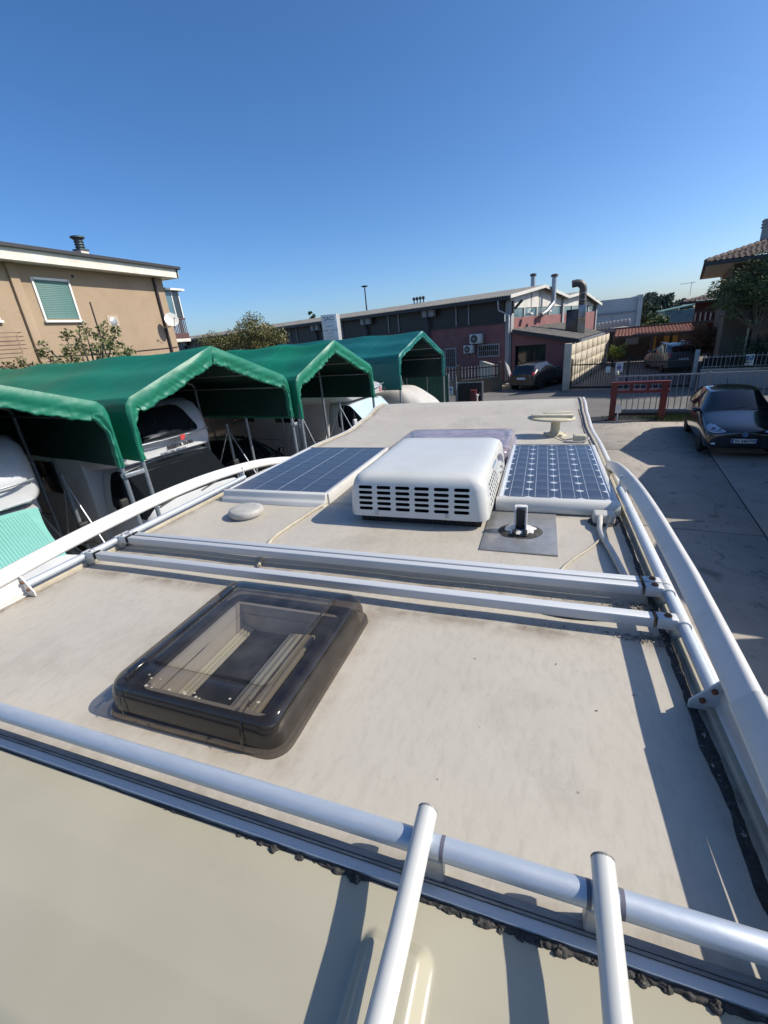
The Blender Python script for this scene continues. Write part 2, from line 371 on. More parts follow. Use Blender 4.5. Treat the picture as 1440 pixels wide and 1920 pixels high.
# ================================================================== SETTING
MT['concrete'] = mat('concrete', (0.37,0.335,0.285), 0.85, c2=(0.25,0.228,0.195), scale=0.8, detail=10, lo=0.28, hi=0.72, bump=0.5, bscale=16, bdist=0.012, c3=(0.11,0.10,0.088), scale3=3.4, lo3=0.56, hi3=0.78)
def add_cracks(m):
    N = m.node_tree.nodes; L = m.node_tree.links; b = [n for n in N if n.type == 'BSDF_PRINCIPLED'][0]
    src = b.inputs['Base Color'].links[0].from_socket
    tc = N.new('ShaderNodeNewGeometry'); nn = N.new('ShaderNodeTexNoise'); nn.inputs['Scale'].default_value = 0.9; nn.inputs['Detail'].default_value = 6
    L.new(tc.outputs['Position'], nn.inputs['Vector'])
    ad = N.new('ShaderNodeVectorMath'); ad.operation = 'MULTIPLY_ADD'; L.new(nn.outputs['Color'], ad.inputs[0]); ad.inputs[1].default_value = (1.6,1.6,0); L.new(tc.outputs['Position'], ad.inputs[2])
    v = N.new('ShaderNodeTexVoronoi'); v.feature = 'DISTANCE_TO_EDGE'; v.inputs['Scale'].default_value = 0.21; L.new(ad.outputs[0], v.inputs['Vector'])
    r = N.new('ShaderNodeMapRange'); r.inputs['From Min'].default_value = 0.0008; r.inputs['From Max'].default_value = 0.0035; r.inputs['To Min'].default_value = 0.5; r.inputs['To Max'].default_value = 0.0
    L.new(v.outputs['Distance'], r.inputs[0])
    g1 = N.new('ShaderNodeTexNoise'); g1.inputs['Scale'].default_value = 0.45; L.new(tc.outputs['Position'], g1.inputs['Vector'])
    gr = N.new('ShaderNodeMapRange'); gr.inputs['From Min'].default_value = 0.48; gr.inputs['From Max'].default_value = 0.56; L.new(g1.outputs[0], gr.inputs[0])
    mu = N.new('ShaderNodeMath'); mu.operation = 'MULTIPLY'; L.new(r.outputs[0], mu.inputs[0]); L.new(gr.outputs[0], mu.inputs[1])
    mx = N.new('ShaderNodeMix'); mx.data_type = 'RGBA'; L.new(mu.outputs[0], mx.inputs['Factor']); L.new(src, mx.inputs['A']); mx.inputs['B'].default_value = (0.05,0.045,0.04,1)
    # oil spots
    o = N.new('ShaderNodeTexVoronoi'); o.inputs['Scale'].default_value = 0.8; L.new(ad.outputs[0], o.inputs['Vector'])
    orr = N.new('ShaderNodeMapRange'); orr.inputs['From Min'].default_value = 0.06; orr.inputs['From Max'].default_value = 0.15; orr.inputs['To Min'].default_value = 0.65; orr.inputs['To Max'].default_value = 0.0; L.new(o.outputs['Distance'], orr.inputs[0])
    m2 = N.new('ShaderNodeMix'); m2.data_type = 'RGBA'; L.new(orr.outputs[0], m2.inputs['Factor']); L.new(mx.outputs['Result'], m2.inputs['A']); m2.inputs['B'].default_value = (0.09,0.083,0.073,1)
    L.new(m2.outputs['Result'], b.inputs['Base Color'])
add_cracks(MT['concrete'])
MT['joint'] = mat('joint', (0.05,0.047,0.042), 0.95)
MT['asphalt'] = mat('asphalt', (0.115,0.11,0.10), 0.9, c2=(0.155,0.147,0.135), scale=0.5, detail=8, bump=0.4, bscale=40, c3=(0.07,0.067,0.062), scale3=1.2, lo3=0.6, hi3=0.8)
MT['field'] = mat('field', (0.10,0.105,0.06), 0.95, c2=(0.16,0.15,0.10), scale=0.05)
MT['stucco'] = mat('stucco', (0.360,0.268,0.180), 0.9, c2=(0.305,0.226,0.150), scale=0.7, detail=8, bump=0.5, bscale=9, bdist=0.02, c3=(0.235,0.175,0.125), scale3=1.4, lo3=0.62, hi3=0.8)
MT['vent_patch'] = mat('vent_patch', (0.42,0.34,0.26), 0.9)
MT['soffit'] = mat('soffit', (0.72,0.69,0.60), 0.7, c2=(0.55,0.51,0.43), scale=1.6, detail=6)
MT['roof_red'] = mat('roof_red', (0.16,0.09,0.075), 0.85, c2=(0.10,0.065,0.06), scale=2)
MT['zinc_green'] = mat('zinc_green', (0.09,0.13,0.14), 0.5, 0.3, c2=(0.06,0.08,0.085), scale=4)
MT['shutter_green'] = mat('shutter_green', (0.115,0.225,0.205), 0.6, c2=(0.095,0.19,0.175), scale=3)
MT['frame_white'] = mat('frame_white', (0.72,0.71,0.66), 0.5)
MT['glass_dark'] = mat('glass_dark', (0.02,0.024,0.028), 0.08, spec=0.7)
MT['glass_teal'] = mat('glass_teal', (0.10,0.19,0.23), 0.15, c2=(0.07,0.14,0.17), scale=1.2, spec=0.6)
MT['brown_metal'] = mat('brown_metal', (0.11,0.055,0.05), 0.5)
MT['pipe_brown'] = mat('pipe_brown', (0.035,0.025,0.024), 0.4)
MT['pink_brick'] = mat('pink_brick', (0.26,0.12,0.115), 0.9, c2=(0.20,0.092,0.09), scale=1.1, detail=8, bump=0.3, bscale=20)
MT['panel_white'] = mat('panel_white', (0.62,0.61,0.56), 0.7, c2=(0.50,0.49,0.44), scale=1.3, detail=7)
MT['window_band'] = mat('window_band', (0.022,0.022,0.02), 0.5, c2=(0.034,0.032,0.029), scale=0.9)
MT['corrugated'] = mat('corrugated', (0.20,0.195,0.18), 0.85, c2=(0.13,0.127,0.12), scale=1.5, detail=8, bump=0.2, bscale=20)
MT['shed_roof'] = mat('shed_roof', (0.17,0.16,0.145), 0.9, c2=(0.085,0.08,0.075), scale=2.5, detail=8, bump=0.4, bscale=10)
MT['gutter_dark'] = mat('gutter_dark', (0.045,0.045,0.048), 0.5, 0.3)
MT['steel'] = mat('steel', (0.42,0.44,0.46), 0.38, 0.6, c2=(0.32,0.33,0.34), scale=5)
MT['gunmetal'] = mat('gunmetal', (0.09,0.085,0.08), 0.5, 0.5, c2=(0.14,0.12,0.10), scale=4)
MT['rust_sheet'] = mat('rust_sheet', (0.40,0.36,0.27), 0.7, c2=(0.45,0.24,0.08), scale=1.6, detail=5, lo=0.45, hi=0.6)
MT['conc_panel'] = mat('conc_panel', (0.56,0.50,0.39), 0.9, c2=(0.44,0.39,0.30), scale=1.2, detail=8, bump=0.4, bscale=15, c3=(0.25,0.22,0.17), scale3=1.0, lo3=0.62, hi3=0.8)
MT['conc_grey'] = mat('conc_grey', (0.34,0.345,0.345), 0.9, c2=(0.27,0.275,0.275), scale=0.25, detail=8)
MT['conc_light'] = mat('conc_light', (0.60,0.60,0.57), 0.9, c2=(0.50,0.50,0.475), scale=0.4, detail=8)
MT['tile_red'] = mat('tile_red', (0.30,0.125,0.085), 0.8, c2=(0.20,0.085,0.06), scale=2.5, detail=6)
MT['tile_brown'] = mat('tile_brown', (0.085,0.062,0.052), 0.85, c2=(0.14,0.105,0.09), scale=3, detail=5)
MT['ochre'] = mat('ochre', (0.42,0.25,0.05), 0.8, c2=(0.33,0.19,0.045), scale=2)
MT['dark_wall'] = mat('dark_wall', (0.11,0.09,0.066), 0.9, c2=(0.08,0.066,0.05), scale=1.2)
MT['maroon'] = mat('maroon', (0.115,0.04,0.035), 0.85, c2=(0.085,0.03,0.028), scale=1)
MT['fence_black'] = mat('fence_black', (0.02,0.02,0.022), 0.5, 0.2)
MT['fence_grey'] = mat('fence_grey', (0.30,0.33,0.35), 0.5, 0.5, c2=(0.22,0.24,0.26), scale=8)
MT['red_iron'] = mat('red_iron', (0.17,0.022,0.020), 0.5, c2=(0.11,0.02,0.018), scale=6, c3=(0.10,0.045,0.03), scale3=9, lo3=0.6, hi3=0.72)
MT['bark'] = mat('bark', (0.13,0.105,0.08), 0.95, c2=(0.08,0.065,0.05), scale=8)

g = MB(); g.box(-900,900,-400,1600,-0.6,-0.06); tag(g.build('ground', MT['field']), kind='structure')
g = MB(); g.box(-60,60,18.75,26.9,-0.3,-0.012); tag(g.build('road', MT['asphalt']), kind='structure')
g = MB(); g.box(-2.8,40,26.9,60,-0.3,0.0); tag(g.build('forecourt', MT['asphalt']), kind='structure')
g = MB(); g.box(-45,-2.8,26.9,60,-0.3,-0.004); tag(g.build('factory_yard', MT['asphalt']), kind='structure')
g = MB(); g.box(-30,30,-14,18.75,-0.35,-0.018)
yard = g.build('yard', MT['joint']); tag(yard, kind='structure')
u = Vector((0.9926,-0.1214,0)); v = Vector((0.1214,0.9926,0)); O = Vector((3.66,8.26,0))
SLW, SLD, JT = 4.6, 5.42, 0.028
def slab_mesh(d): 
    m = MB(); m.box(JT/2, SLW-JT/2, JT/2, d-JT/2, -0.07, 0.0); return m.mesh('concrete_slab', MT['concrete'], bevel=0.006, seg=1)
sm = slab_mesh(SLD); 
for i in range(-7, 5):
    for j in range(-4, 2):
        p = O+u*SLW*i+v*SLD*j
        top = (p+v*SLD).y
        if top > 18.72 or p.y < -13.5: 
            continue
        o = put('concrete_slab', sm, yard, p, math.atan2(u.y, u.x)); o.location.z = random.uniform(-0.003, 0.002)
mrow = slab_mesh(4.2)
for i in range(-7, 5):
    p = O+u*SLW*i+v*SLD*1
    if (p+v*SLD).y > 18.72:
        d = min(SLD, (18.70-p.y)/0.9926-0.02) - (0.56 if i < 5 else 0)
        if d < 0.4: continue
        m = slab_mesh(d); put('concrete_slab', m, yard, p, math.atan2(u.y, u.x))

def fr(o, rz): return Matrix.Translation(o) @ Matrix.Rotation(rz, 4, 'Z')

# ------------------------------------------------------------------ left house
LH = empty('house', (-16.05, 0, 0)); tag(LH, 'beige stuccoed house with closed green shutter and flat eave, left of the green tents', 'house')
g = MB(); g.box(-9, 0, -4.0, 17.35, 0, 6.86); g.build('wall', MT['stucco'], LH)
g = MB(); g.box(-0.02, 0.10, 10.88, 11.16, 0, 6.85); g.build('pilaster', MT['stucco'], LH, bevel=0.01)
g = MB(); g.box(-9.6, 0.56, -4.6, 17.72, 6.86, 7.0); g.box(0.50, 0.60, -4.62, 17.75, 6.83, 7.17); g.box(-9.6, 0.60, 17.66, 17.77, 6.83, 7.17); g.build('eave', MT['soffit'], LH)
g = MB(); g.add([(0.67,-4.7,7.17),(0.67,17.84,7.17),(-4.3,14.0,8.10),(-4.3,-1,8.10),(-9.7,17.84,7.17),(-9.7,-4.7,7.17)], [(0,1,2,3),(1,4,2),(4,5,3,2),(5,0,3)])
rf = g.build('roof', MT['roof_red'], LH)
g = MB()
for a, b in (((0.67,-4.7),(0.67,17.84)),((0.67,17.84),(-9.7,17.84))): g.bar((a[0],a[1],7.215),(b[0],b[1],7.215),0.12,0.10)
g.build('gutter', MT['gutter_dark'], LH)
def chimney(parent, x, y, z, s=1.0, pots=True):
    g = MB(); g.box(x-0.28*s, x+0.28*s, y-0.26*s, y+0.26*s, z-0.4, z+0.30*s); c = g.build('chimney', MT['soffit'], parent)
    g = MB(); g.box(x-0.34*s, x+0.34*s, y-0.32*s, y+0.32*s, z+0.30*s, z+0.38*s); g.build('cap', MT['zinc_green'], c)
    g = MB(); pr = [(0.20*s, z+0.38*s)]
    for k in range(4): pr += [(0.22*s, z+(0.42+0.14*k)*s), (0.29*s, z+(0.50+0.14*k)*s), (0.23*s, z+(0.51+0.14*k)*s)]
    pr += [(0.40*s, z+0.98*s), (0.40*s, z+1.06*s), (0.1*s, z+1.12*s)]
    g.lathe([(r, zz) for r, zz in pr], 16, Matrix.Translation((x, y, 0))); g.build('cowl', MT['zinc_green'], c, smooth=35)
chimney(rf, -0.9, 14.55, 7.52, 0.62); chimney(rf, -0.9, 10.05, 7.52, 0.62)
g = MB(); g.box(-0.75, -0.1, 15.2, 15.9, 7.40, 7.46); g.build('roof_hatch', MT['roof_red'], rf)
def shutter_window(parent, x, y0, y1, z0, z1):
    g = MB(); w = 0.07
    for a in ((y0-w,y0,z0-w,z1+w),(y1,y1+w,z0-w,z1+w),(y0,y1,z1,z1+w)): g.box(x-0.02, x+0.035, *a)
    wf = g.build('window', MT['frame_white'], parent, bevel=0.006)
    g = MB(); g.box(x-0.02, x+0.10, y0-w-0.03, y1+w+0.03, z0-w-0.05, z0-w+0.02); g.build('sill', MT['frame_white'], wf, bevel=0.006)
    n = int((z1-z0)/0.055); m = MB(); m.box(-0.012, 0.0, y0, y1, 0, (z1-z0)/n-0.004); me = m.mesh('slat', MT['shutter_green'], bevel=0.003, seg=1)
    for k in range(n): put('slat', me, wf, (x+0.002, 0, z0+(z1-z0)/n*k))
    g = MB(); g.box(x-0.05, x-0.014, y0, y1, z0, z1); g.build('shutter_back', MT['glass_dark'], wf)
shutter_window(LH, 0.012, 11.62, 12.82, 5.22, 6.42); shutter_window(LH, 0.012, 8.8, 10.1, 5.22, 6.42)
shutter_window(LH, 0.012, 11.62, 12.82, 1.4, 2.7); shutter_window(LH, 0.012, 14.0, 15.2, 1.4, 2.7)
g = MB(); g.tube([(0.06,16.83,6.83),(0.06,16.83,0)], 0.06, 10); g.build('downpipe', MT['pipe_brown'], LH, smooth=50)
g = MB(); g.tube([(0.03,11.0,4.03),(0.03,14.0,3.98),(0.03,16.8,4.02),(0.05,17.3,4.05)], 0.014, 6); g.build('wall_cable', MT['pipe_brown'], LH)
g = MB(); g.lathe([(0.16,0),(0.16,0.02),(0.09,0.05),(0.03,0.05)], 18, Matrix.Translation((0.0,14.25,5.13)) @ Matrix.Rotation(R(90), 4, 'Y')); g.build('wall_vent', MT['alu_dull'], LH, smooth=40)
g = MB(); g.box(0,0.015,14.0,14.5,4.95,5.35); g.build('vent_patch', MT['vent_patch'], LH)
g = MB(); g.lathe([(0.055,0),(0.055,0.012)], 14, Matrix.Translation((0.0,13.1,6.62)) @ Matrix.Rotation(R(90), 4, 'Y')); g.build('wall_vent', MT['black'], LH)
# end balcony with a glazed veranda above
g = MB(); g.box(-4.2,-0.10,17.36,18.38,4.24,4.38); bal = g.build('balcony', MT['soffit'], LH, bevel=0.01)
bm_ = MB(); bm_.box(-0.012,0.012,-0.012,0.012,0,0.86); bme = bm_.mesh('baluster', MT['brown_metal'])
for k in range(10): put('baluster', bme, bal, (-0.14, 17.42+0.1*k, 4.38))
for k in range(1, 38): put('baluster', bme, bal, (-0.14-0.11*k, 18.33, 4.38))
g = MB(); g.box(-4.2,-0.115,18.30,18.36,5.22,5.28); g.box(-0.17,-0.11,17.36,18.36,5.22,5.28); g.box(-0.165,-0.115,17.36,18.36,4.40,4.62); g.build('handrail', MT['brown_metal'], bal)
g = MB(); g.box(-4.2,-0.16,17.36,18.28,4.39,4.395); g.build('floor_tile', MT['brown_metal'], bal)
g = MB(); g.box(-4.3,0.08,17.36,18.52,6.42,6.50); ver = g.build('veranda', MT['frame_white'], LH)
for y0, y1 in ((17.40,17.86),(17.90,18.30)):
    g = MB(); g.box(-0.20,-0.17,y0,y1,5.3,6.42); g.build('pane', MT['glass_dark'] if y0 > 17.8 else MT['glass_teal'], ver)
for y in (17.38,17.88,18.32):
    g = MB(); g.box(-0.22,-0.15,y-0.025,y+0.025,5.28,6.42); g.build('mullion', MT['frame_white'], ver)
g = MB(); g.box(-4.2,-0.22,18.29,18.31,5.3,6.42); g.build('pane', MT['glass_dark'], ver)
# wall rack at the far left of the wall
DR = empty('drying_rack', (-16.0, 10.15, 4.62)); tag(DR, 'thin wire drying rack on the beige wall below the cut-off left window', 'drying rack')
for k in range(5):
    g = MB(); g.tube([(0.0,-0.5,0.12*k-0.3),(0.22,-0.5,0.12*k-0.3),(0.22,0.35,0.12*k-0.3),(0.0,0.35,0.12*k-0.3)], 0.009, 5); g.build('wire', MT['brown_metal'], DR)
# dish
SD = empty('satellite_dish', (-15.98, 16.62, 4.85)); tag(SD, 'white satellite dish on the beige house corner', 'satellite dish')
nrm = Vector((0.80,-0.52,0.30)).normalized(); ax, ay, az_ = frame_z(nrm); c0 = Vector((0.50,0.12,0.30))
g = MB(); T = axes(c0, ax, ay, az_)
g.lathe([(0.02*0.72,-0.045),(0.108,-0.038),(0.20,-0.022),(0.29,0.0),(0.292,0.004),(0.20,-0.015),(0.108,-0.031),(0.015,-0.038)], 28, T); g.build('dish', MT['white_paint'], SD, smooth=50)
g = MB(); g.tube([(0,0.05,0.0),(0.35,0.1,0.02),(0.47,0.11,0.20)], 0.022, 8); g.build('mast', MT['steel'], SD)
g = MB(); g.tube([c0-ay*0.38, c0+nrm*0.42-ay*0.12], 0.012, 6); g.tube([c0+nrm*0.40-ay*0.12, c0+nrm*0.50-ay*0.10], 0.03, 8); g.build('feed_arm', MT['steel'], SD)

# ------------------------------------------------------------------ factory
FAM = fr((-2.3, 32.0, 0), R(-20.8))
FA = empty('factory', (-2.3, 32.0, 0), R(-20.8)); tag(FA, 'long factory with pink brick base, dark window band and corrugated gable roof', 'factory')
Lw = 52
g = MB(); g.box(-Lw, 0, 0.0, 0.3, 0, 3.70); g.build('brick_wall', MT['pink_brick'], FA)
g = MB(); g.box(-Lw, 0.02, -0.08, 0.3, 3.70, 3.80); g.build('sill_beam', MT['gutter_dark'], FA)
for k in range(9):
    t0 = -0.35-6.15*k; t1 = t0-6.15
    for a, b in ((t0, t0-2.55),(t0-2.62, t0-3.55),(t0-3.62, t1+0.02)):
        g = MB(); g.box(b, a, 0.05, 0.12, 3.80, 5.10); g.build('window_panel', MT['window_band'], FA)
    for a in (t0-2.585, t0-3.585):
        g = MB(); g.box(a-0.04, a+0.04, -0.03, 0.10, 3.80, 5.12); g.build('mullion', MT['conc_grey'], FA)
    if k:
        g = MB(); g.box(t0-0.22, t0+0.22, -0.10, 0.28, 0, 5.0); g.build('column', MT['gutter_dark'], FA)
        g = MB(); g.box(t0-0.05, t0+0.95, -0.42, -0.10, 4.62, 5.05); g.build('beam_end', MT['conc_grey'], FA)
        g = MB(); g.tube([(t0+0.45,-0.5,5.0),(t0+0.45,-0.5,4.75),(t0+0.35,-0.12,4.35),(t0+0.35,-0.12,0)], 0.05, 8); g.build('downpipe', MT['gutter_dark'], FA)
g = MB(); g.box(-0.16, 0.24, -0.16, 0.26, 0, 5.0); g.build('column', MT['conc_grey'], FA, bevel=0.02)
g = MB(); g.box(-0.10, 0.10, -0.30, -0.18, 4.4, 5.3); 
def corr(x0, x1, ya, za, yb, zb, pitch=0.17, amp=0.028, seg=6):
    g = MB(); n = int((x1-x0)/pitch*seg)
    top = [(x0+(x1-x0)*i/n, amp*math.sin(2*math.pi*i/seg)) for i in range(n+1)]
    g.loops([[Vector((x, ya, za+a)) for x, a in top], [Vector((x, yb, zb+a)) for x, a in top]], closed=False)
    g.loops([[Vector((x, ya, za+a-0.035)) for x, a in top], [Vector((x, yb, zb+a-0.035)) for x, a in top]], closed=False)
    g.loops([[Vector((x, ya, za+a)) for x, a in top], [Vector((x, ya, za+a-0.035)) for x, a in top]], closed=False)
    return g
corr(-Lw, 0.45, -0.72, 5.30, 4.95, 5.96).build('roof_sheet', MT['corrugated'], FA, fixn=False, smooth=50)
corr(-Lw, 0.45, 4.95, 5.96, 9.9, 5.28).build('roof_sheet', MT['corrugated'], FA, fixn=False, smooth=50)
corr(-30, 0.45, 9.9, 5.26, 13.9, 5.62).build('roof_sheet', MT['corrugated'], FA, fixn=False, smooth=50)
corr(-30, 0.45, 13.9, 5.62, 19.2, 4.62).build('roof_sheet', MT['corrugated'], FA, fixn=False, smooth=50)
g = MB(); g.box(-Lw, 0.40, -0.70, -0.52, 5.06, 5.24); g.build('gutter', MT['gutter_dark'], FA)
g = MB(); g.box(-Lw, 0.30, -0.5, 0.15, 5.08, 5.14); g.build('soffit_board', MT['gutter_dark'], FA)
# gable face (x = 0): pink strip, teal glazing, white boarding
g = MB(); g.box(-0.3, 0, 0.3, 18.9, 0, 4.0); g.build('brick_wall', MT['pink_brick'], FA)
def gable(y0, yr, y1, ze0, zr, ze1, zb):
    T = Matrix(((0,0,1,0),(1,0,0,0),(0,1,0,0),(0,0,0,1)))
    g = MB(); g.prism([(y0,zb),(y1,zb),(y1,ze1),(yr,zr),(y0,ze0)], -0.25, -0.02, T); g.build('gable_board', MT['panel_white'], FA)
gable(0.3, 4.95, 9.7, 5.28, 5.88, 5.20, 4.58); gable(9.95, 13.9, 18.7, 5.18, 5.54, 4.62, 4.55)
for y0, y1 in ((0.3,2.4),(2.5,4.6),(4.7,7.0),(7.1,9.6),(10.1,12.2),(12.3,14.4),(14.5,16.6),(16.7,18.7)):
    g = MB(); g.box(-0.2, -0.06, y0, y1, 4.02, 4.56); g.build('glazing', MT['glass_teal'], FA)
for y in (2.45,4.65,7.05,12.25,14.45,16.65):
    g = MB(); g.box(-0.2, 0.02, y-0.06, y+0.06, 4.0, 4.58); g.build('mullion', MT['panel_white'], FA)
for y in (3.6,5.1): 
    g = MB(); g.box(-0.03, 0.0, y-0.03, y+0.03, 4.6, 5.6); g.build('board_joint', MT['gutter_dark'], FA)
for y in (9.82, 18.85):
    g = MB(); g.box(-0.2, 0.12, y-0.16, y+0.16, 0, 5.1); g.build('column', MT['conc_grey'], FA)
for ya, za, yb, zb in ((-0.72,5.24,4.95,5.90),(4.95,5.90,9.9,5.22),(9.9,5.20,13.9,5.56),(13.9,5.56,19.2,4.56)):
    g = MB(); g.bar((0.43,ya,za-0.02),(0.43,yb,zb-0.02),0.06,0.20); g.build('barge_board', MT['panel_white'], FA)
g = MB(); g.tube([(-0.45,-0.62,5.1),(-0.45,-0.62,4.85),(-0.45,-0.55,4.5),(0.12,-0.26,4.15),(0.12,-0.26,0.1)], 0.055, 10); g.build('downpipe', MT['steel'], FA, smooth=50)
g = MB(); g.bar((0.30,-0.05,4.25),(0.30,-0.05,5.0),0.15,0.15); g.bar((0.34,0.1,4.5),(0.75,0.35,4.98),0.10,0.16); g.build('wall_bracket', MT['gutter_dark'], FA)
# grilled window and a tall window low in the long wall
def wall_window(parent, x0, x1, z0, z1, bars):
    g = MB(); w = 0.09
    for a in ((x0-w,x0,z0-w,z1+w),(x1,x1+w,z0-w,z1+w),(x0,x1,z1,z1+w),(x0,x1,z0-w,z0)): g.box(a[0], a[1], -0.06, 0.05, a[2], a[3])
    wf = g.build('window', MT['conc_grey'], parent)
    g = MB(); g.box(x0, x1, -0.015, 0.02, z0, z1); g.build('pane', MT['glass_dark'], wf)
    for k in range(1, bars):
        g = MB(); x = x0+(x1-x0)*k/bars; g.box(x-0.012, x+0.012, -0.055, -0.03, z0, z1); g.build('bar', MT['fence_grey'], wf)
    g = MB(); g.box(x0, x1, -0.05, -0.028, (z0+z1)/2-0.015, (z0+z1)/2+0.015); g.build('bar', MT['fence_grey'], wf)
wall_window(FA, -2.15, -0.68, 1.74, 2.40, 10); wall_window(FA, -4.85, -4.05, 1.1, 2.3, 5)
# flues
def flue(name_base, pts, r, mt, n=14):
    g = MB(); g.tube(pts, r, n); return g.build(name_base, mt, FA, smooth=50)
f1 = flue('flue', [(-1.0,6.2,5.3),(-1.0,6.2,6.75)], 0.17, MT['steel']); g = MB(); g.lathe([(0.18,0),(0.23,0.03),(0.23,0.16),(0.10,0.20)], 14, Matrix.Translation((-1.0,6.2,6.72))); g.build('cowl', MT['gunmetal'], f1, smooth=40)
f2 = flue('flue', [(0.35,4.6,4.02),(0.55,5.0,4.22),(0.65,5.9,4.72),(0.65,6.0,4.95),(0.65,6.0,6.5)], 0.17, MT['steel']); g = MB(); g.lathe([(0.18,0),(0.25,0.03),(0.25,0.15),(0.12,0.20)], 14, Matrix.Translation((0.65,6.0,6.45))); g.build('cowl', MT['gunmetal'], f2, smooth=40)
for y, z in ((2.2,4.05),(5.6,4.12)):
    FL = empty('floodlight', FAM @ Vector((0.05,y,z)), R(-20.8)); tag(FL, 'white floodlight on the pink factory gable, '+('left one beside the corner column' if y < 3 else 'right one under the bent flue'), 'floodlight', 'floodlights on the factory gable')
    g = MB(); g.tube([(0,0,0),(0.35,0,0.12)], 0.025, 6); g.build('arm', MT['steel'], FL)
    g = MB(); g.box(0.28,0.62,-0.22,0.22,0.02,0.16); g.build('lamp_head', MT['white_paint'], FL, bevel=0.04)

# AC condensers on the long wall
for (t, z, w, h, lab) in ((-2.2,2.58,0.90,0.62,'upper white condenser on the pink brick factory wall'),(-2.78,1.98,0.72,0.52,'lower white condenser on the pink brick factory wall')):
    AC = empty('condenser', FAM @ Vector((t, -0.02, z)), R(-20.8)); tag(AC, lab, 'air conditioner', 'condensers on the factory wall')
    g = MB(); g.box(-w/2, w/2, -0.42, -0.08, 0, h); g.build('casing', MT['white_gloss'], AC, bevel=0.02)
    g = MB(); g.lathe([(0.02,0.012),(h*0.40,0.012),(h*0.42,0.0)], 28, Matrix.Translation((-w*0.12,-0.422,h*0.5)) @ Matrix.Rotation(R(90), 4, 'X')); g.build('fan_grille', MT['gutter_dark'], AC, smooth=30)
    for q in range(3):
        g = MB(); a = R(60*q); T = Matrix.Translation((-w*0.12,-0.436,h*0.5)); c, s_ = math.cos(a)*h*0.40, math.sin(a)*h*0.40
        g.bar(T @ Vector((-c,0,-s_)), T @ Vector((c,0,s_)), 0.02, 0.012); g.build('spoke', MT['steel'], AC)
    g = MB(); g.lathe([(0.05,0),(0.05,0.03)], 12, Matrix.Translation((-w*0.12,-0.43,h*0.5)) @ Matrix.Rotation(R(90), 4, 'X')); g.build('hub', MT['white_paint'], AC)
    for x in (-w*0.35, w*0.35):
        g = MB(); g.box(x-0.02, x+0.02, -0.45, 0.0, -0.05, 0.0); g.box(x-0.02, x+0.02, -0.03, 0.0, -0.3, 0.0); g.build('bracket', MT['steel'], AC)
# things on the ridge: pipes
for k in range(4):
    VP = empty('vent_cowl', FAM @ Vector((-10.1-0.33*k, 5.0, 5.98))); tag(VP, 'small dark cowl on the factory roof ridge, %s of four' % ('rightmost','second from right','second from left','leftmost')[k], 'vent', 'roof cowls on the factory ridge')
    g = MB(); g.lathe([(0.05,0),(0.05,0.22+0.06*(k % 2)),(0.13,0.26),(0.13,0.42),(0.04,0.5)], 10, None); g.build('cowl', MT['gutter_dark'], VP, smooth=40)

# ------------------------------------------------------------------ lean-to garage in front of the gable
SH = empty('garage', (0, 0, 0)); tag(SH, 'low pink brick garage with mossy mono-pitch roof against the factory gable', 'garage')
A, B, C_, D_ = Vector((-2.05,31.55,3.30)), Vector((1.95,30.9,2.42)), Vector((4.12,39.3,2.42)), Vector((1.25,41.1,3.35))
g = MB()
def rsh(u_, v_):
    p = (A*(1-u_)+B*u_)*(1-v_)+(D_*(1-u_)+C_*u_)*v_; p = p.copy(); p.z += 0.03*math.sin(v_*2*math.pi*48); return p
g.grid(rsh, 6, 300); dn = Vector((0,0,-0.07))
gb = MB(); gb.loops([[A+dn, B+dn, C_+dn, D_+dn],[A+dn*2, B+dn*2, C_+dn*2, D_+dn*2]], cap0=True, cap1=True); gb.build('roof_deck', MT['gutter_dark'], SH)
g.build('roof_sheet', MT['shed_roof'], SH, smooth=60, fixn=False)
g = MB(); g.bar(A+Vector((0,-0.05,-0.13)), B+Vector((0,-0.05,-0.13)), 0.08, 0.22); g.build('fascia', MT['gutter_dark'], SH)
g = MB(); g.bar(B+Vector((0.08,-0.1,-0.10)), C_+Vector((0.08,0,-0.10)), 0.14, 0.13); g.build('gutter', MT['steel'], SH)
def wallseg(p, q, zt0, zt1, th, name, mt, parent, z0=0.0):
    p = Vector((p[0],p[1],0)); q = Vector((q[0],q[1],0)); d = (q-p).normalized(); nn = Vector((-d.y,d.x,0))*th
    g = MB(); g.add([p+Vector((0,0,z0)),q+Vector((0,0,z0)),q+nn+Vector((0,0,z0)),p+nn+Vector((0,0,z0)),p+Vector((0,0,zt0)),q+Vector((0,0,zt1)),q+nn+Vector((0,0,zt1)),p+nn+Vector((0,0,zt0))],
        [(0,3,2,1),(4,5,6,7),(0,1,5,4),(1,2,6,5),(2,3,7,6),(3,0,4,7)]); return g.build(name, mt, parent)
ab = (B-A); 
def onAB(t, back=0.25): p = A+ab*t; return (p.x, p.y+back)
for t0, t1 in ((0.0,0.055),(0.53,0.985)):
    wallseg(onAB(t0), onAB(t1), 3.30-0.15-0.88*t0, 3.30-0.15-0.88*t1, 0.2, 'brick_wall', MT['pink_brick'], SH)
wallseg(onAB(0.055), onAB(0.53), 3.1, 2.69, 0.2, 'lintel', MT['pink_brick'], SH, 2.25)
wallseg(onAB(0.05,0.75), onAB(0.54,0.75), 2.4, 2.4, 0.1, 'garage_door', MT['glass_dark'], SH)
wallseg((B.x-0.06,B.y+0.3), (C_.x-0.06,C_.y), 2.3, 2.3, 0.2, 'brick_wall', MT['pink_brick'], SH)
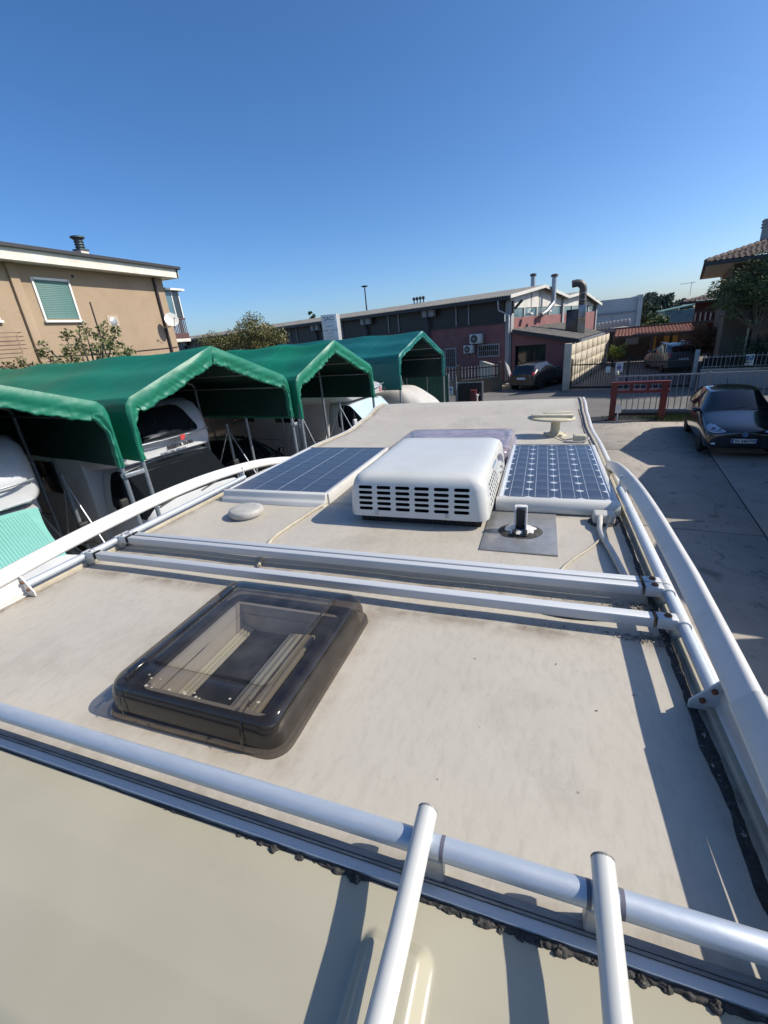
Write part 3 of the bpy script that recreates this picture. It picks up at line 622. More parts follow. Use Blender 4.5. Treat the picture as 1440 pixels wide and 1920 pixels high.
# big dog-leg flue on the garage roof
BF = empty('exhaust_stack', (0,0,0)); tag(BF, 'dark bent exhaust pipe on a rusty box, standing on the garage roof', 'exhaust stack')
g = MB(); g.box(1.32,2.05,35.2,36.0,2.6,4.16); g.box(1.32,1.6,35.2,36.0,4.16,4.0); g.build('duct_box', MT['gunmetal'], BF, bevel=0.02)
g = MB(); g.box(2.06,2.55,35.15,35.95,2.6,3.55); g.build('rusty_panel', MT['rust_sheet'], BF, bevel=0.01)
g = MB(); g.box(2.06,2.52,35.2,35.9,3.56,4.38); g.build('duct_box', MT['steel'], BF, bevel=0.01)
pts = [(2.28,35.55,4.35),(2.28,35.55,5.35)]+[(2.28-0.42*(1-math.cos(R(a))),35.55-0.05*a/90,5.35+0.42*math.sin(R(a))) for a in (15,30,45,60,75,90)]+[(1.56,35.48,5.74)]
g = MB(); g.tube(pts, 0.235, 18); pp = g.build('pipe', MT['gunmetal'], BF, smooth=50)
for z in (4.7,5.1):
    g = MB(); g.lathe([(0.236,0),(0.25,0.01),(0.25,0.04),(0.236,0.05)], 18, Matrix.Translation((2.28,35.55,z))); g.build('collar', MT['steel'], pp)
# ------------------------------------------------------------------ precast wall with posts
PW = empty('concrete_wall', (1.2, 26.75, 0)); tag(PW, 'sunlit precast concrete panel wall with dark post slots, behind the black gate', 'wall')
dw = Vector((0.2607,0.9654,0)); nw = Vector((0.9654,-0.2607,0)); sp = 1.60; 
pm = MB(); pm.box(-0.10,0.02,-0.06,0.06,0,2.33); pme = pm.mesh('post', MT['conc_panel'], bevel=0.01)
hs = [0,0.58,1.16,1.74,2.3]
pms = []
for a, b in zip(hs, hs[1:]):
    q = MB(); q.box(-0.03,0.045,0.075,sp-0.075,a+0.008,b-0.008); pms.append(q.mesh('panel', MT['conc_panel'], bevel=0.008, seg=1))
rz = math.atan2(-0.2607, 0.9654)
for k in range(9):
    p = dw*sp*k; put('post', pme, PW, p, rz)
    if k < 8:
        for me in pms: o = put('panel', me, PW, p, rz); o.location = p+nw*random.uniform(-0.004,0.004)
        gq = MB(); gq.box(-0.02,0.02,sp-0.105,sp-0.085,0,2.3); 
g = MB(); g.box(-0.20,0.16,-0.45,-0.12,0,2.42); g.build('end_pier', MT['conc_panel'], PW, bevel=0.015)

# ------------------------------------------------------------------ far grey building, white roof, teal hut
GB = empty('grey_building', (0,0,0)); tag(GB, 'plain grey concrete building block behind the factory roofs', 'building')
rzg = R(-12)
T = fr((5.2,62,0), R(-3)); g = MB(); g.box(0,4.6,0,14,0,5.15,0,T); g.build('wall', MT['conc_light'], GB)
g = MB(); g.box(-0.05,4.63,-0.10,14.05,3.55,3.72,0,T); g.build('string_course', MT['conc_grey'], GB)
g = MB(); g.box(4.62,5.1,-0.3,14.3,0,5.35,0,T); g.build('end_wall', MT['panel_white'], GB)
for k in range(3):
    g = MB(); g.box(0.8+1.4*k,0.86+1.4*k,-0.05,0.02,0,3.55,0,T); g.build('pilaster', MT['conc_light'], GB)
WR = empty('white_shed', (0,0,0)); tag(WR, 'low shed with white ribbed metal cladding in front of the grey block', 'shed')
g = MB(); g.box(4.0,7.5,50,54,0,2.35); g.build('wall', MT['conc_grey'], WR)
m = MB(); m.box(0,0.30,0,0.05,0,0.62); me = m.mesh('cladding_sheet', MT['panel_white'], bevel=0.02, seg=1)
for k in range(11): put('cladding_sheet', me, WR, (4.0+0.32*k, 49.93, 2.25+0.02*k))
TB = empty('teal_hut', (0,0,0)); tag(TB, 'small teal painted outbuilding beyond the tiled porch', 'outbuilding')
g = MB(); g.box(13.6,17.5,66,70,0,3.3); g.build('wall', MT['glass_teal'], TB); g = MB(); g.add([(13.4,65.7,3.3),(17.8,65.7,3.9),(17.8,70.3,3.9),(13.4,70.3,3.3),(13.4,65.7,3.4),(17.8,65.7,4.0),(17.8,70.3,4.0),(13.4,70.3,3.4)],[(0,3,2,1),(4,5,6,7),(0,1,5,4),(1,2,6,5),(2,3,7,6),(3,0,4,7)]); g.build('roof', MT['shutter_green'], TB)

# ------------------------------------------------------------------ tiled porch
PO = empty('tiled_porch', (0,0,0)); tag(PO, 'open porch with red ribbed tile roof behind the silver people carrier', 'porch')
def tile_surface(p00, p10, p01, p11, pitch, row, amp, mt, parent, name='roof_tile'):
    p00, p10, p01, p11 = map(Vector, (p00,p10,p01,p11)); w = (p10-p00).length; l = (p01-p00).length
    nu = max(8, int(w/pitch))*6; nr = max(2, int(l/row)); g = MB()
    up = (p10-p00).cross(p01-p00).normalized()
    if up.z < 0: up = -up
    rows = []
    for r in range(nr):
        for e in (0, 1):
            t = (r+e*0.999)/nr; ring = []
            for i in range(nu+1):
                s_ = i/nu; p = (p00*(1-s_)+p10*s_)*(1-t)+(p01*(1-s_)+p11*s_)*t
                ring.append(p+up*(amp*abs(math.sin(math.pi*i/6))+(0.035*(1-e))))
            rows.append(ring)
    g.loops(rows, closed=False); o = g.build(name, mt, parent, fixn=False, smooth=40); o['kind'] = 'stuff'; return o
tile_surface((4.75,38.0,2.04),(9.75,37.4,2.02),(5.25,41.2,2.42),(10.2,40.6,2.44),0.21,0.42,0.05,MT['tile_red'],PO)
g = MB(); g.bar((4.7,38.0,1.98),(9.7,37.4,1.96),0.10,0.14); g.build('eave_beam', MT['dark_wall'], PO)
g = MB(); g.bar((5.2,41.3,2.50),(10.3,40.7,2.52),0.2,0.16); g.build('ridge', MT['tile_brown'], PO)
for t in (0.0,0.5,1.0):
    p = Vector((4.85,38.15,0))*(1-t)+Vector((9.6,37.6,0))*t
    g = MB(); g.box(p.x-0.09,p.x+0.09,p.y-0.09,p.y+0.09,0,1.95); g.build('post', MT['dark_wall'], PO)
wallseg((4.9,42.6),(11.5,41.8),2.3,2.3,0.2,'back_wall',MT['dark_wall'],PO)
for x in (8.05,8.95,9.5):
    g = MB(); g.box(x-0.17,x+0.17,41.6,41.9,0.4,2.2); g.build('shutter', MT['ochre'], PO)
g = MB(); g.box(6.2,7.1,42.25,42.5,1.2,1.8); g.build('window', MT['conc_grey'], PO)

# ------------------------------------------------------------------ right-hand houses
def hip_house(name, label, corner, ang, w, d, ze, over, rise, wall_mt, pitch, row):
    H = empty(name, (corner[0],corner[1],0), ang); tag(H, label, 'house')
    g = MB(); g.box(over, w, over, d, 0, ze+0.1); g.build('wall', wall_mt, H)
    g = MB(); g.box(0.05, w+over, 0.05, d+over, ze-0.02, ze+0.08); g.build('soffit', MT['soffit'], H)
    W2 = (w+over)/2
    a, b, c, e = (0,0,ze+0.12),(w+over,0,ze+0.12),(w+over,d+over,ze+0.12),(0,d+over,ze+0.12)
    r0, r1 = (W2,W2,ze+rise),(W2,d+over-W2 if d+over > 2*W2 else W2+0.1,ze+rise)
    rf = tile_surface(a,b,r0,r0,pitch,row,0.035,MT['tile_brown'],H)
    tile_surface(e,a,r1,r0,pitch,row,0.05,MT['tile_brown'],H)
    g = MB(); g.bar((0,0,ze+0.06),(w+over,0,ze+0.06),0.12,0.16); g.bar((0,0.08,ze+0.06),(0,d+over,ze+0.06),0.12,0.16); g.build('gutter', MT['gutter_dark'], H)
    k = 14; m = MB(); m.lathe([(0.10,0),(0.13,0.2),(0.09,0.34)], 8, Matrix.Rotation(R(90),4,'Y')); hme = m.mesh('hip_tile', MT['tile_brown'], smooth=50)
    n = int(Vector(r0).length/0.36); dd = (Vector(r0)-Vector(a)).normalized()
    for i in range(n):
        p = Vector(a)+dd*0.36*i; o = put('hip_tile', hme, H); o.matrix_local = Matrix.Translation(p+Vector((0,0,0.05))) @ dd.to_track_quat('X','Z').to_matrix().to_4x4()
    return H
ang = math.atan2(-0.24, 0.97)
HR = hip_house('house', 'near right house with brown hip tile roof and deep eaves above the feathery tree', (6.75,26.3), ang, 13, 12.5, 5.32, 1.15, 2.2, MT['dark_wall'], 0.22, 0.34)
g = MB(); g.box(2.0,2.45,2.2,2.6,6.0,7.05); ch = g.build('chimney', MT['conc_grey'], HR)
for z in (6.72,6.84,6.96):
    g = MB(); g.box(1.95,2.5,2.15,2.65,z,z+0.05); g.build('cap', MT['conc_grey'], ch)
for x0, x1, z0, z1 in ((2.2,3.4,0.3,2.5),(4.4,5.6,0.3,2.5),(2.2,3.4,3.4,4.7),(4.4,5.6,3.4,4.7)):
    g = MB(); g.box(x0,x1,1.10,1.16,z0,z1); wd = g.build('window', MT['glass_dark'], HR)
    for a in (x0-0.08,x1):
        g = MB(); g.box(a,a+0.08,1.08,1.17,z0,z1+0.08); g.build('frame', MT['conc_panel'] if z0 < 1 else MT['dark_wall'], wd)
H2 = hip_house('house', 'further dark red house with a balcony and brown tiled roof', (10.3,44.5), ang, 12, 10, 3.85, 0.9, 1.3, MT['maroon'], 0.32, 0.42)
g = MB(); g.box(0.9,9,-0.5,0.9,2.30,2.50); bl = g.build('balcony', MT['dark_wall'], H2)
m = MB(); m.box(-0.05,0.05,-0.03,0.03,0,0.62); me = m.mesh('baluster', MT['conc_panel'], bevel=0.02, seg=1)
for k in range(24): put('baluster', me, bl, (1.0+0.33*k,-0.45,2.5))
g = MB(); g.box(0.9,9,-0.52,-0.38,3.12,3.20); g.build('handrail', MT['dark_wall'], bl)
for x0 in (3.0,6.0):
    g = MB(); g.box(x0,x0+1.0,0.86,0.92,2.6,3.7); g.build('window', MT['glass_dark'], H2)
# ================================================================== THE MOTORHOME WE STAND BEHIND
RZ = 2.9
MHM = Matrix(((0.99997,0.0,0.00763,0),(-0.00013,0.99986,0.01697,0),(-0.00763,-0.01697,0.99983,0),(0,0,0,1)))
MHM.translation = Vector((0, 0, 3.7)) - (0.8+RZ)*Vector((0.00763, 0.01697, 0.99983))
MH = empty('motorhome', M=MHM)
tag(MH, 'white motorhome roof with solar panels, rack bars and rear ladder, filling the foreground', 'motorhome')
def part(name, mb, mats, parent=None, label=None, **k):
    o = mb.build(name, mats, parent or MH, (0, 0, RZ) if parent is None else None, **k)
    if label: o['label'] = label
    return o
def lerp_tab(tab, y):
    if y <= tab[0][0]: return tab[0][1]
    for (a, b), (c, d) in zip(tab, tab[1:]):
        if y <= c: t = (y-a)/(c-a); t = t*t*(3-2*t); return b+(d-b)*t
    return tab[-1][1]
HUMP = [(0,0),(3.3,0),(4.05,-0.022),(4.55,0.018),(4.95,0.082),(5.15,0.086),(5.3,0.05),(5.42,-0.05),(5.47,-0.14)]
def zroof(x, y):
    z = lerp_tab(HUMP, y)
    z += 0.0035*nz(x, y, 0.3, 2.2)+0.0018*nz(x, y, 1.7, 5.0)
    return z
def edges(a, b, n): return [a+(b-a)*i/n for i in range(n+1)]
WX0, WX1, WY0, WY1 = -0.905, -0.540, 0.605, 0.985          # skylight opening
xs = edges(-1.865, WX0, 26)+edges(WX0, WX1, 8)[1:]+edges(WX1, 0.425, 26)[1:]
ys = edges(0.39, WY0, 6)+edges(WY0, WY1, 9)[1:]+edges(WY1, 4.0, 70)[1:]+edges(4.0, 5.47, 34)[1:]
mb = MB(); idx = {}
for j, y in enumerate(ys):
    for i, x in enumerate(xs):
        e = max(0, abs(x+0.72)-1.105)
        mb.v.append((x, y, zroof(x, y)-e*0.4)); idx[i, j] = len(mb.v)-1
for j in range(len(ys)-1):
    for i in range(len(xs)-1):
        cx = (xs[i]+xs[i+1])/2; cy = (ys[j]+ys[j+1])/2
        if WX0 < cx < WX1 and WY0 < cy < WY1: continue
        mb.f.append((idx[i,j], idx[i+1,j], idx[i+1,j+1], idx[i,j+1])); mb.m.append(0)
part('roof', mb, MT['roof'], smooth=60, label='dusty off white fibreglass roof skin')

# body shell with over-cab nose, below the roof skin
prof = [(-0.11,-0.30),(-0.12,-2.35),(4.2,-2.35),(5.05,-2.2),(5.95,-2.15),(6.1,-1.75),(5.95,-1.55),(5.25,-1.35),(4.85,-0.85),
        (5.55,-0.80),(5.62,-0.55),(5.50,-0.17),(5.40,-0.10),(5.2,-0.10),(4.2,-0.14),(0.35,-0.14),(0.0,-0.16)]
mb = MB(); n = len(prof)
T = Matrix(((0,0,1,0),(1,0,0,0),(0,1,0,0),(0,0,0,1)))
mb.prism(prof, -1.86, 0.42, T)
part('body_shell', mb, MT['white_gloss'], bevel=0.02)
for sx in (-1.866, 0.426):
    for y0, y1, z0, z1 in ((0.9,1.7,-1.25,-0.75),(2.6,3.5,-1.25,-0.7)):
        w = MB(); w.box(sx-0.012, sx+0.012, y0, y1, z0, z1); part('side_window', w, MT['black'], bevel=0.008)
ws = MB(); ws.bar((-0.72,4.93,-0.93),(-0.72,5.26,-1.29),1.7,0.02,0,(0,0.6,0.8)); part('windscreen', ws, MT['black'])
for y in (1.1, 4.6):
    for x in (-1.72, 0.28):
        T = Matrix.Translation((x, y, -2.57)) @ Matrix.Rotation(R(90), 4, 'Y')
        wh = MB(); wh.lathe([(0.2,-0.1),(0.30,-0.1),(0.33,-0.06),(0.33,0.06),(0.30,0.1),(0.2,0.1)], 28, T); wo_ = part('wheel', wh, MT['rubber'], smooth=40)
        rm = MB(); rm.lathe([(0.05,-0.105),(0.2,-0.102),(0.21,0),(0.2,0.102),(0.05,0.105)], 20, T); rm.build('rim', MT['alu'], wo_, smooth=40)

# rear cap: smooth cream moulding that rolls over to the back wall
CAP = [(0.388,-0.003),(0.370,-0.001),(0.34,0.002),(0.29,0.004),(0.2,0.000),(0.1,-0.018),(0.02,-0.055),(-0.05,-0.14),(-0.10,-0.24),(-0.125,-0.4)]
def capf(u, v):
    x = -1.86+2.28*u; t = v*(len(CAP)-1); i = min(int(t), len(CAP)-2); f = t-i
    y = CAP[i][0]+(CAP[i+1][0]-CAP[i][0])*f; z = CAP[i][1]+(CAP[i+1][1]-CAP[i][1])*f
    for cx, hw, yt, h in ((-0.152,0.055,0.332,0.020),(0.165,0.048,0.300,0.014)):
        dx = max(0, abs(x-cx)-hw+0.024)/0.024; dy = max(0, (y-yt)+0.030)/0.030
        d = math.sqrt(dx*dx+dy*dy)
        z += h*(1-d)**2*(1+2*d) if d < 1 else 0
    z += 0.0012*nz(x, y, 2.0, 3.0)
    return (x, y, z)
mb = MB(); mb.grid(capf, 640, 150)
part('rear_cap', mb, MT['cream'], smooth=180, label='smooth cream rear moulding')

# rear joint: stepped aluminium strip, dark seam and sealant lumps
mb = MB(); mb.box(-1.86, 0.42, 0.4045, 0.4205, -0.004, 0.0085); rtm = part('rear_trim', mb, MT['alu_dark'], bevel=0.0015)  # oxidised strip, its dark colour also holding shade under the tube
mb = MB(); mb.box(-1.86, 0.42, 0.4075, 0.4085, 0.0084, 0.0092); mb.build('trim_groove', MT['black'], rtm)
mb = MB(); mb.box(-1.86, 0.42, 0.3880, 0.4040, -0.006, 0.0050); mb.build('trim_lip', MT['alu'], rtm, bevel=0.0015)
mb = MB(); random.seed(3)
HEAVY = [(-0.30,-0.235,1.0),(-0.43,-0.385,0.5),(-0.13,0.02,1.0),(0.02,0.075,1.25),(0.085,0.20,1.0),(0.2,0.26,1.1),(0.26,0.36,0.6),(-0.66,-0.60,0.35)]
def heavy(x):
    h = 0.0
    for a, b, k in HEAVY:
        if a-0.02 < x < b+0.02: h = max(h, k*min(1, (x-a+0.02)/0.02, (b+0.02-x)/0.02))
    return h
def seam_w(x):
    a = 0.0017+0.0012*max(0, nz(x*18, 0.0, 5.0)); h = heavy(x)
    return a+h*(0.0022+0.0045*max(0, nz(x*38, 3.0, 1.0)+0.1)+0.0022*max(0, nz(x*95, 1.0, 2.0)))
def seamf(u, v):
    x = -1.85+2.27*u; w = seam_w(x); q = v*2-1
    y = 0.3862-0.75*w+0.0012*nz(x*30, 2.0)+q*w*1.05
    return (x, y, -0.0025+(w*0.95+0.003*nz(x*110, y*300, 1)*min(1, w/0.004))*math.sqrt(max(0, 1-q*q)))
mb.grid(seamf, 1600, 10)
part('seam_sealant', mb, MT['sealant'], smooth=180)
for x, r in ((-0.641,.0035),(-0.625,.0030),(-0.472,.0045),(-0.455,.0035),(-0.426,.0055),(-0.398,.0078),(-0.347,.0070),(-0.320,.0035),(-0.292,.0042),(-0.268,.0058),(-0.247,.0098),(-0.105,.0055),(-0.074,.0065),(-0.047,.0075),(-0.016,.0066),(0.012,.0080),(0.034,.0072),(0.062,.0095),(0.106,.0060),(0.135,.0055),(0.162,.0085),(0.192,.0075),(0.243,.0100),(0.30,.005)):
    g = MB(); y0 = 0.3845-r*0.55
    def lump(u, v):
        a = u*2*math.pi; b = v*math.pi/2
        rr = r*(1+0.45*nz(math.cos(a)*1.3+x*50, math.sin(a)*1.3, v*2)+0.22*nz(math.cos(a)*4+x*90, math.sin(a)*4, v*5))
        return (x+1.15*rr*math.cos(b)*math.cos(a), y0+0.95*rr*math.cos(b)*math.sin(a), -0.004+1.0*rr*math.sin(b))
    g.grid(lump, 24, 9); part('sealant_lump', g, MT['sealant'], smooth=180)

# side seams
def ribbon(xc, y0, y1, wf, h, mt, name, n=900, amp=1.0, sgn=1):
    g = MB()
    def f(u, v):
        y = y0+(y1-y0)*u; w = wf(y); q = v*2-1
        x = xc(y)+q*w+0.30*w*nz(y*22, q*2, 4.0)
        z = zroof(xc(y), y)-0.0015+(h*(0.55+0.45*nz(y*26, q*3, 1.0))+amp*0.0035*max(0, nz(y*75, q*5, 2.0)))*math.sqrt(max(0, 1-q**4))
        return (x, y, z)
    g.grid(f, n, 10); return part(name, g, mt, smooth=180)
ribbon(lambda y: 0.349+0.004*nz(y*5, 0), 0.425, 4.7, lambda y: (0.0125 if y < 1.35 else 0.010 if y < 2.0 else 0.006)*(1+0.45*nz(y*7, 9.0)), 0.005, MT['sealant'], 'side_sealant', 1500)
ribbon(lambda y: -1.799, 0.425, 4.2, lambda y: 0.005*(1+0.4*nz(y*7, 4.0)), 0.003, MT['seal_brown'], 'side_sealant', 700, 0.5)

# edge trims
def sweep(path, prof, closed=False):
    """path: list of (x,y,z); prof: polygon in (x,z) offsets"""
    return [[Vector((p[0]+a, p[1], p[2]+b)) for a, b in prof] for p in path]
def rounded(w, h, r, n=4):
    o = []
    for cx, cz, a0 in ((w/2-r,-h/2+r,-90),(w/2-r,h/2-r,0),(-w/2+r,h/2-r,90),(-w/2+r,-h/2+r,180)):
        for i in range(n+1):
            a = R(a0+90*i/n); o.append((cx+r*math.cos(a), cz+r*math.sin(a)))
    return o
yy = edges(0.40, 5.46, 110)
for xa, xb in ((0.4135,0.372),(-1.8535,-1.818)):
    g = MB(); g.loops(sweep([(xa, y, lerp_tab(HUMP, y)-0.004) for y in yy], rounded(0.03, 0.030, 0.012)), cap0=True, cap1=True)
    part('edge_trim', g, MT['white_paint'], smooth=50)
    g = MB(); g.loops(sweep([(xb+(0.009 if xb > 0 else -0.009), y, lerp_tab(HUMP, y)+0.004) for y in yy], rounded(0.018, 0.020, 0.004)), cap0=True, cap1=True)
    part('edge_trim', g, MT['ivory'], smooth=50)

# arched outer roof rails
RAILR = [(0.25,0.110),(0.42,0.124),(0.60,0.136),(0.82,0.147),(1.1,0.154),(1.4,0.158),(1.7,0.160),(2.0,0.151),(2.3,0.126),(2.55,0.092),(2.78,0.045),(2.95,0.004)]
RAIL = [(0.25,0.070),(0.42,0.088),(0.60,0.107),(0.82,0.123),(1.1,0.145),(1.4,0.158),(1.7,0.162),(2.0,0.152),(2.3,0.126),(2.55,0.092),(2.78,0.045),(2.95,0.004)]
def cat(tab, y):
    for i in range(len(tab)-1):
        if tab[i][0] <= y <= tab[i+1][0]:
            p0 = tab[max(i-1,0)]; p1 = tab[i]; p2 = tab[i+1]; p3 = tab[min(i+2,len(tab)-1)]
            t = (y-p1[0])/(p2[0]-p1[0])
            m1 = (p2[1]-p0[1])/(p2[0]-p0[0])*(p2[0]-p1[0]); m2 = (p3[1]-p1[1])/(p3[0]-p1[0])*(p2[0]-p1[0])
            return (2*t**3-3*t*t+1)*p1[1]+(t**3-2*t*t+t)*m1+(-2*t**3+3*t*t)*p2[1]+(t**3-t*t)*m2
    return tab[-1][1]
def tilt(poly, sgn, th=R(40)):
    c, q = math.cos(th), math.sin(th); return [(a*c+sgn*b*q, -sgn*a*q+b*c) for a, b in poly]
for sgn, xr in ((1, 0.406), (-1, -1.842)):
    y2 = edges(0.25, 2.95, 90); TAB = RAILR if sgn > 0 else RAIL
    bow = (lambda y: -0.016*max(0, 1.25-y)/0.6) if sgn > 0 else (lambda y: 0.0)
    g = MB(); g.loops(sweep([(xr+bow(y), y, cat(TAB, y)-0.026) for y in y2], tilt(rounded(0.028, 0.060, 0.012, 5), sgn)), cap0=True, cap1=True)
    rl = part('roof_rail', g, MT['white_paint'], smooth=50)
    g = MB(); g.loops(sweep([(xr+bow(y), y, cat(TAB, y)-0.0255) for y in edges(0.24, 0.80, 20)], tilt(rounded(0.032, 0.064, 0.011, 5), sgn)), cap0=True, cap1=True)
    g.build('rail_sleeve', MT['white_gloss'], rl, smooth=50)
    # solid fairing below the rail's rear end, with a folded end plate
    xi = xr-sgn*0.010
    g = MB(); ring = []
    for y in edges(0.26, 0.895, 16):
        zt = cat(TAB, y)-0.045
        ring.append([Vector((xi-sgn*0.018, y, 0.004)), Vector((xi-sgn*0.006, y, 0.02)), Vector((xi, y, zt)), Vector((xi+sgn*0.012, y, zt)), Vector((xi+sgn*0.012, y, 0.0))])
    g.loops(ring, cap0=True, cap1=True); part('rail_fairing', g, MT['white_paint'])
    g = MB(); T = Matrix(((1,0,0,0),(0,0,1,0.892),(0,1,0,0),(0,0,0,1)))
    xo = xi
    g.prism([(xo+sgn*0.008,0.002),(xo+sgn*0.008,0.082),(xo-sgn*0.012,0.082),(xo-sgn*0.058,0.022),(xo-sgn*0.058,0.002)], 0, 0.006, T)
    ep = part('end_plate', g, MT['alu'] if sgn > 0 else MT['white_paint'], bevel=0.001)
    for dz, dx in ((0.058,0.018),(0.030,0.036)):
        b = MB(); b.lathe([(0.0062,0),(0.0062,0.005),(0.004,0.007)], 12, Matrix.Translation((xo-sgn*dx, 0.8915, dz)) @ Matrix.Rotation(R(90), 4, 'X'))
        b.build('bolt', MT['rust'], ep, smooth=40)
    # inner tube
    xt = xr-sgn*0.024
    g = MB(); g.tube([(xt, y, 0.043) for y in edges(0.895, 2.28, 14)], 0.0145, 18); tb = part('rack_tube', g, MT['galv'] if 0 else MT['tube_alu'], smooth=50)
    g = MB(); g.tube([(xt, 1.985, 0.043),(xt, 2.0, 0.043)], 0.0155, 18); g.build('tube_joint', MT['alu'], tb, smooth=50)
    g = MB(); g.box(xt-0.004, xt+0.030*sgn if sgn > 0 else xt+0.004, 2.275, 2.281, 0.0, 0.11) if sgn > 0 else g.box(xt-0.030, xt+0.004, 2.275, 2.281, 0.0, 0.11)
    part('end_plate', g, MT['white_paint'], bevel=0.001)

# rack cross bars with clamps and bolts
XB0, XB1 = -1.80, 0.372
def crossbar(y0, y1, z0=0.031, z1=0.062, groove=False):
    g = MB(); ym = (y0+y1)/2
    g.box(XB0+0.055, XB1-0.058, y0, y1, z0, z1)
    bar = part('cross_bar', g, MT['alu'], bevel=0.0025)
    for sgn, xt in ((1, 0.382), (-1, -1.818)):
        c = MB(); ring = []
        # clamp: block that turns into a collar round the tube
        c.box(min(xt-sgn*0.062, xt-sgn*0.012), max(xt-sgn*0.062, xt-sgn*0.012), y0-0.001, y1+0.001, z0-0.001, z1+0.002)
        c.build('bar_clamp', MT['alu'], bar, bevel=0.003)
        cc = MB(); cc.lathe([(0.0148,y0-0.002),(0.0190,y0-0.002),(0.0190,y1+0.002),(0.0148,y1+0.002)], 20, Matrix(((1,0,0,xt),(0,0,1,0),(0,-1,0,0.043),(0,0,0,1))))
        cc.build('clamp_collar', MT['alu'], bar, smooth=40)
        T = Matrix.Translation((xt-sgn*0.034, ym, z1+0.0015))
        b = MB(); b.lathe([(0.0095,0),(0.0098,0.002),(0.0078,0.005),(0.003,0.0062)], 14, T)
        b.build('bolt', MT['rust'] if sgn > 0 else MT['alu_dull'], bar, smooth=40, )
        s = MB(); s.box(xt-sgn*0.062-0.0008, xt-sgn*0.062+0.0008, y0-0.002, y1+0.002, z0+0.004, z1+0.003); s.build('gap', MT['black'], bar)
        ft = MB(); ft.box(xt-0.02, xt+0.02, y0+0.002, y1-0.002, 0.0, 0.038); ft.build('foot', MT['alu_dull'], bar, bevel=0.002)
    return bar
crossbar(1.138, 1.170); crossbar(1.300, 1.328); crossbar(1.337, 1.366)

# rear rack tube and its two saddle brackets, ladder rails
g = MB(); g.tube([(-1.80,0.421,0.005),(-1.80,0.421,0.045),(-1.785,0.421,0.066),(-1.76,0.421,0.0700)]+[(x,0.421,0.0700) for x in edges(-1.7,0.33,20)]+[(0.352,0.421,0.066),(0.365,0.421,0.045),(0.366,0.421,0.005)], 0.0172, 20)
rt = part('rear_rack_tube', g, MT['tube_alu'], smooth=50)
for x in (-0.128, 0.116):
    g = MB(); g.box(x-0.022, x+0.022, 0.408, 0.434, 0.0, 0.056); g.build('saddle', MT['alu_dull'], rt, bevel=0.003)
    for e in (-0.0205, 0.0205):
        g = MB(); g.tube([(x+e-0.003,0.421,0.0700),(x+e+0.003,0.421,0.0700)], 0.0176, 18); g.build('worn_ring', MT['decal_grey'], rt, smooth=50)
for x0, x1 in ((-0.1385, -0.1405), (0.1150, 0.1175)):
    g = MB(); pts = [(x0,0.4545,0.096),(x0,0.40,0.0915),(x0,0.30,0.081),(x1,0.21,0.070),(x1,0.08,0.055),(x1,-0.03,0.030),(x1,-0.11,-0.03),(x1,-0.165,-0.14),(x1,-0.19,-0.3),(x1,-0.195,-0.9),(x1,-0.195,-2.1)]
    g.tube(pts, 0.0158, 20); lr = part('ladder_rail', g, MT['white_gloss'], smooth=40)
    c = MB(); c.lathe([(0.0159,0),(0.0160,0.0035),(0.0145,0.0045)], 18, Matrix.Translation((x0,0.4525,0.096)) @ Matrix.Rotation(R(-90), 4, 'X'))
    c.build('end_cap', MT['alu_dark'], lr, smooth=40)
for z in (-0.25,-0.55,-0.85,-1.15,-1.45,-1.75,-2.05):
    g = MB(); g.tube([(-0.137,-0.195,z),(0.1155,-0.195,z)], 0.012, 12); part('ladder_rung', g, MT['white_gloss'], smooth=40)

# ---------------------------------------------------------------- near skylight
SKx0, SKx1, SKy0, SKy1 = -0.975, -0.474, 0.530, 1.062
g = MB(); rings = []
for ins, z, r in ((-0.006,0.0,0.05),(-0.003,0.012,0.048),(0.004,0.014,0.045),(0.006,0.052,0.045),(0.011,0.070,0.044),(0.016,0.081,0.041),(0.022,0.0870,0.038),(0.032,0.0905,0.034),(0.058,0.0925,0.028)):
    rings.append(rrect(SKx0+ins, SKx1-ins, SKy0+ins, SKy1-ins, r, z, 7))
g.loops(rings)
# shoulder in to the raised pane
rings = [rings[-1]]+[rrect(SKx0+i, SKx1-i, SKy0+i+e, SKy1-i, rr, z, 7) for i, e, z, rr in ((0.070,0.012,0.0945,0.02),(0.074,0.018,0.088,0.018),(0.082,0.020,0.088,0.016))]
g.loops(rings)
sky1 = part('skylight', g, MT['smoke'], smooth=45, label='smoke tinted skylight near the rear ladder')
g = MB(); g.loops([rrect(SKx0+i, SKx1-i, SKy0+i+0.020, SKy1-i, 0.016, z, 7) for i, z in ((0.078,0.090),(0.080,0.0985),(0.086,0.1015),(0.094,0.1025))], cap1=True)
g.build('pane', MT['smoke_pane'], sky1, smooth=45)
g = MB()                                                   # opaque base frame under the lid
g.loops([rrect(SKx0+i, SKx1-i, SKy0+i, SKy1-i, 0.04, z, 5) for i, z in ((0.016,0.001),(0.020,0.030),(0.034,0.044),(0.056,0.046))]+[rrect(WX0-0.012,WX1+0.012,WY0-0.012,WY1+0.012,0.006,0.036,5)])
g.build('base_frame', MT['dark_brown'], sky1, smooth=40)
for x in (SKx0+0.062, SKx1-0.086):
    g = MB(); g.box(x-0.003, x+0.003, SKy0+0.035, SKy1-0.065, 0.0925, 0.0965); g.build('lid_rib', MT['smoke'], sky1, bevel=0.001)
for x in (SKx0+0.068, SKx1-0.092):
    c = MB(); c.loops([[Vector((x+dx, y, z)) for dx in (-0.0028, 0.0028)] for y, z in ((SKy0-0.002,0.008),(SKy0-0.002,0.04),(SKy0+0.006,0.068),(SKy0+0.024,0.090),(SKy0+0.05,0.097))], closed=False)
    c.build('clear_clip', MT['smoke'], sky1)
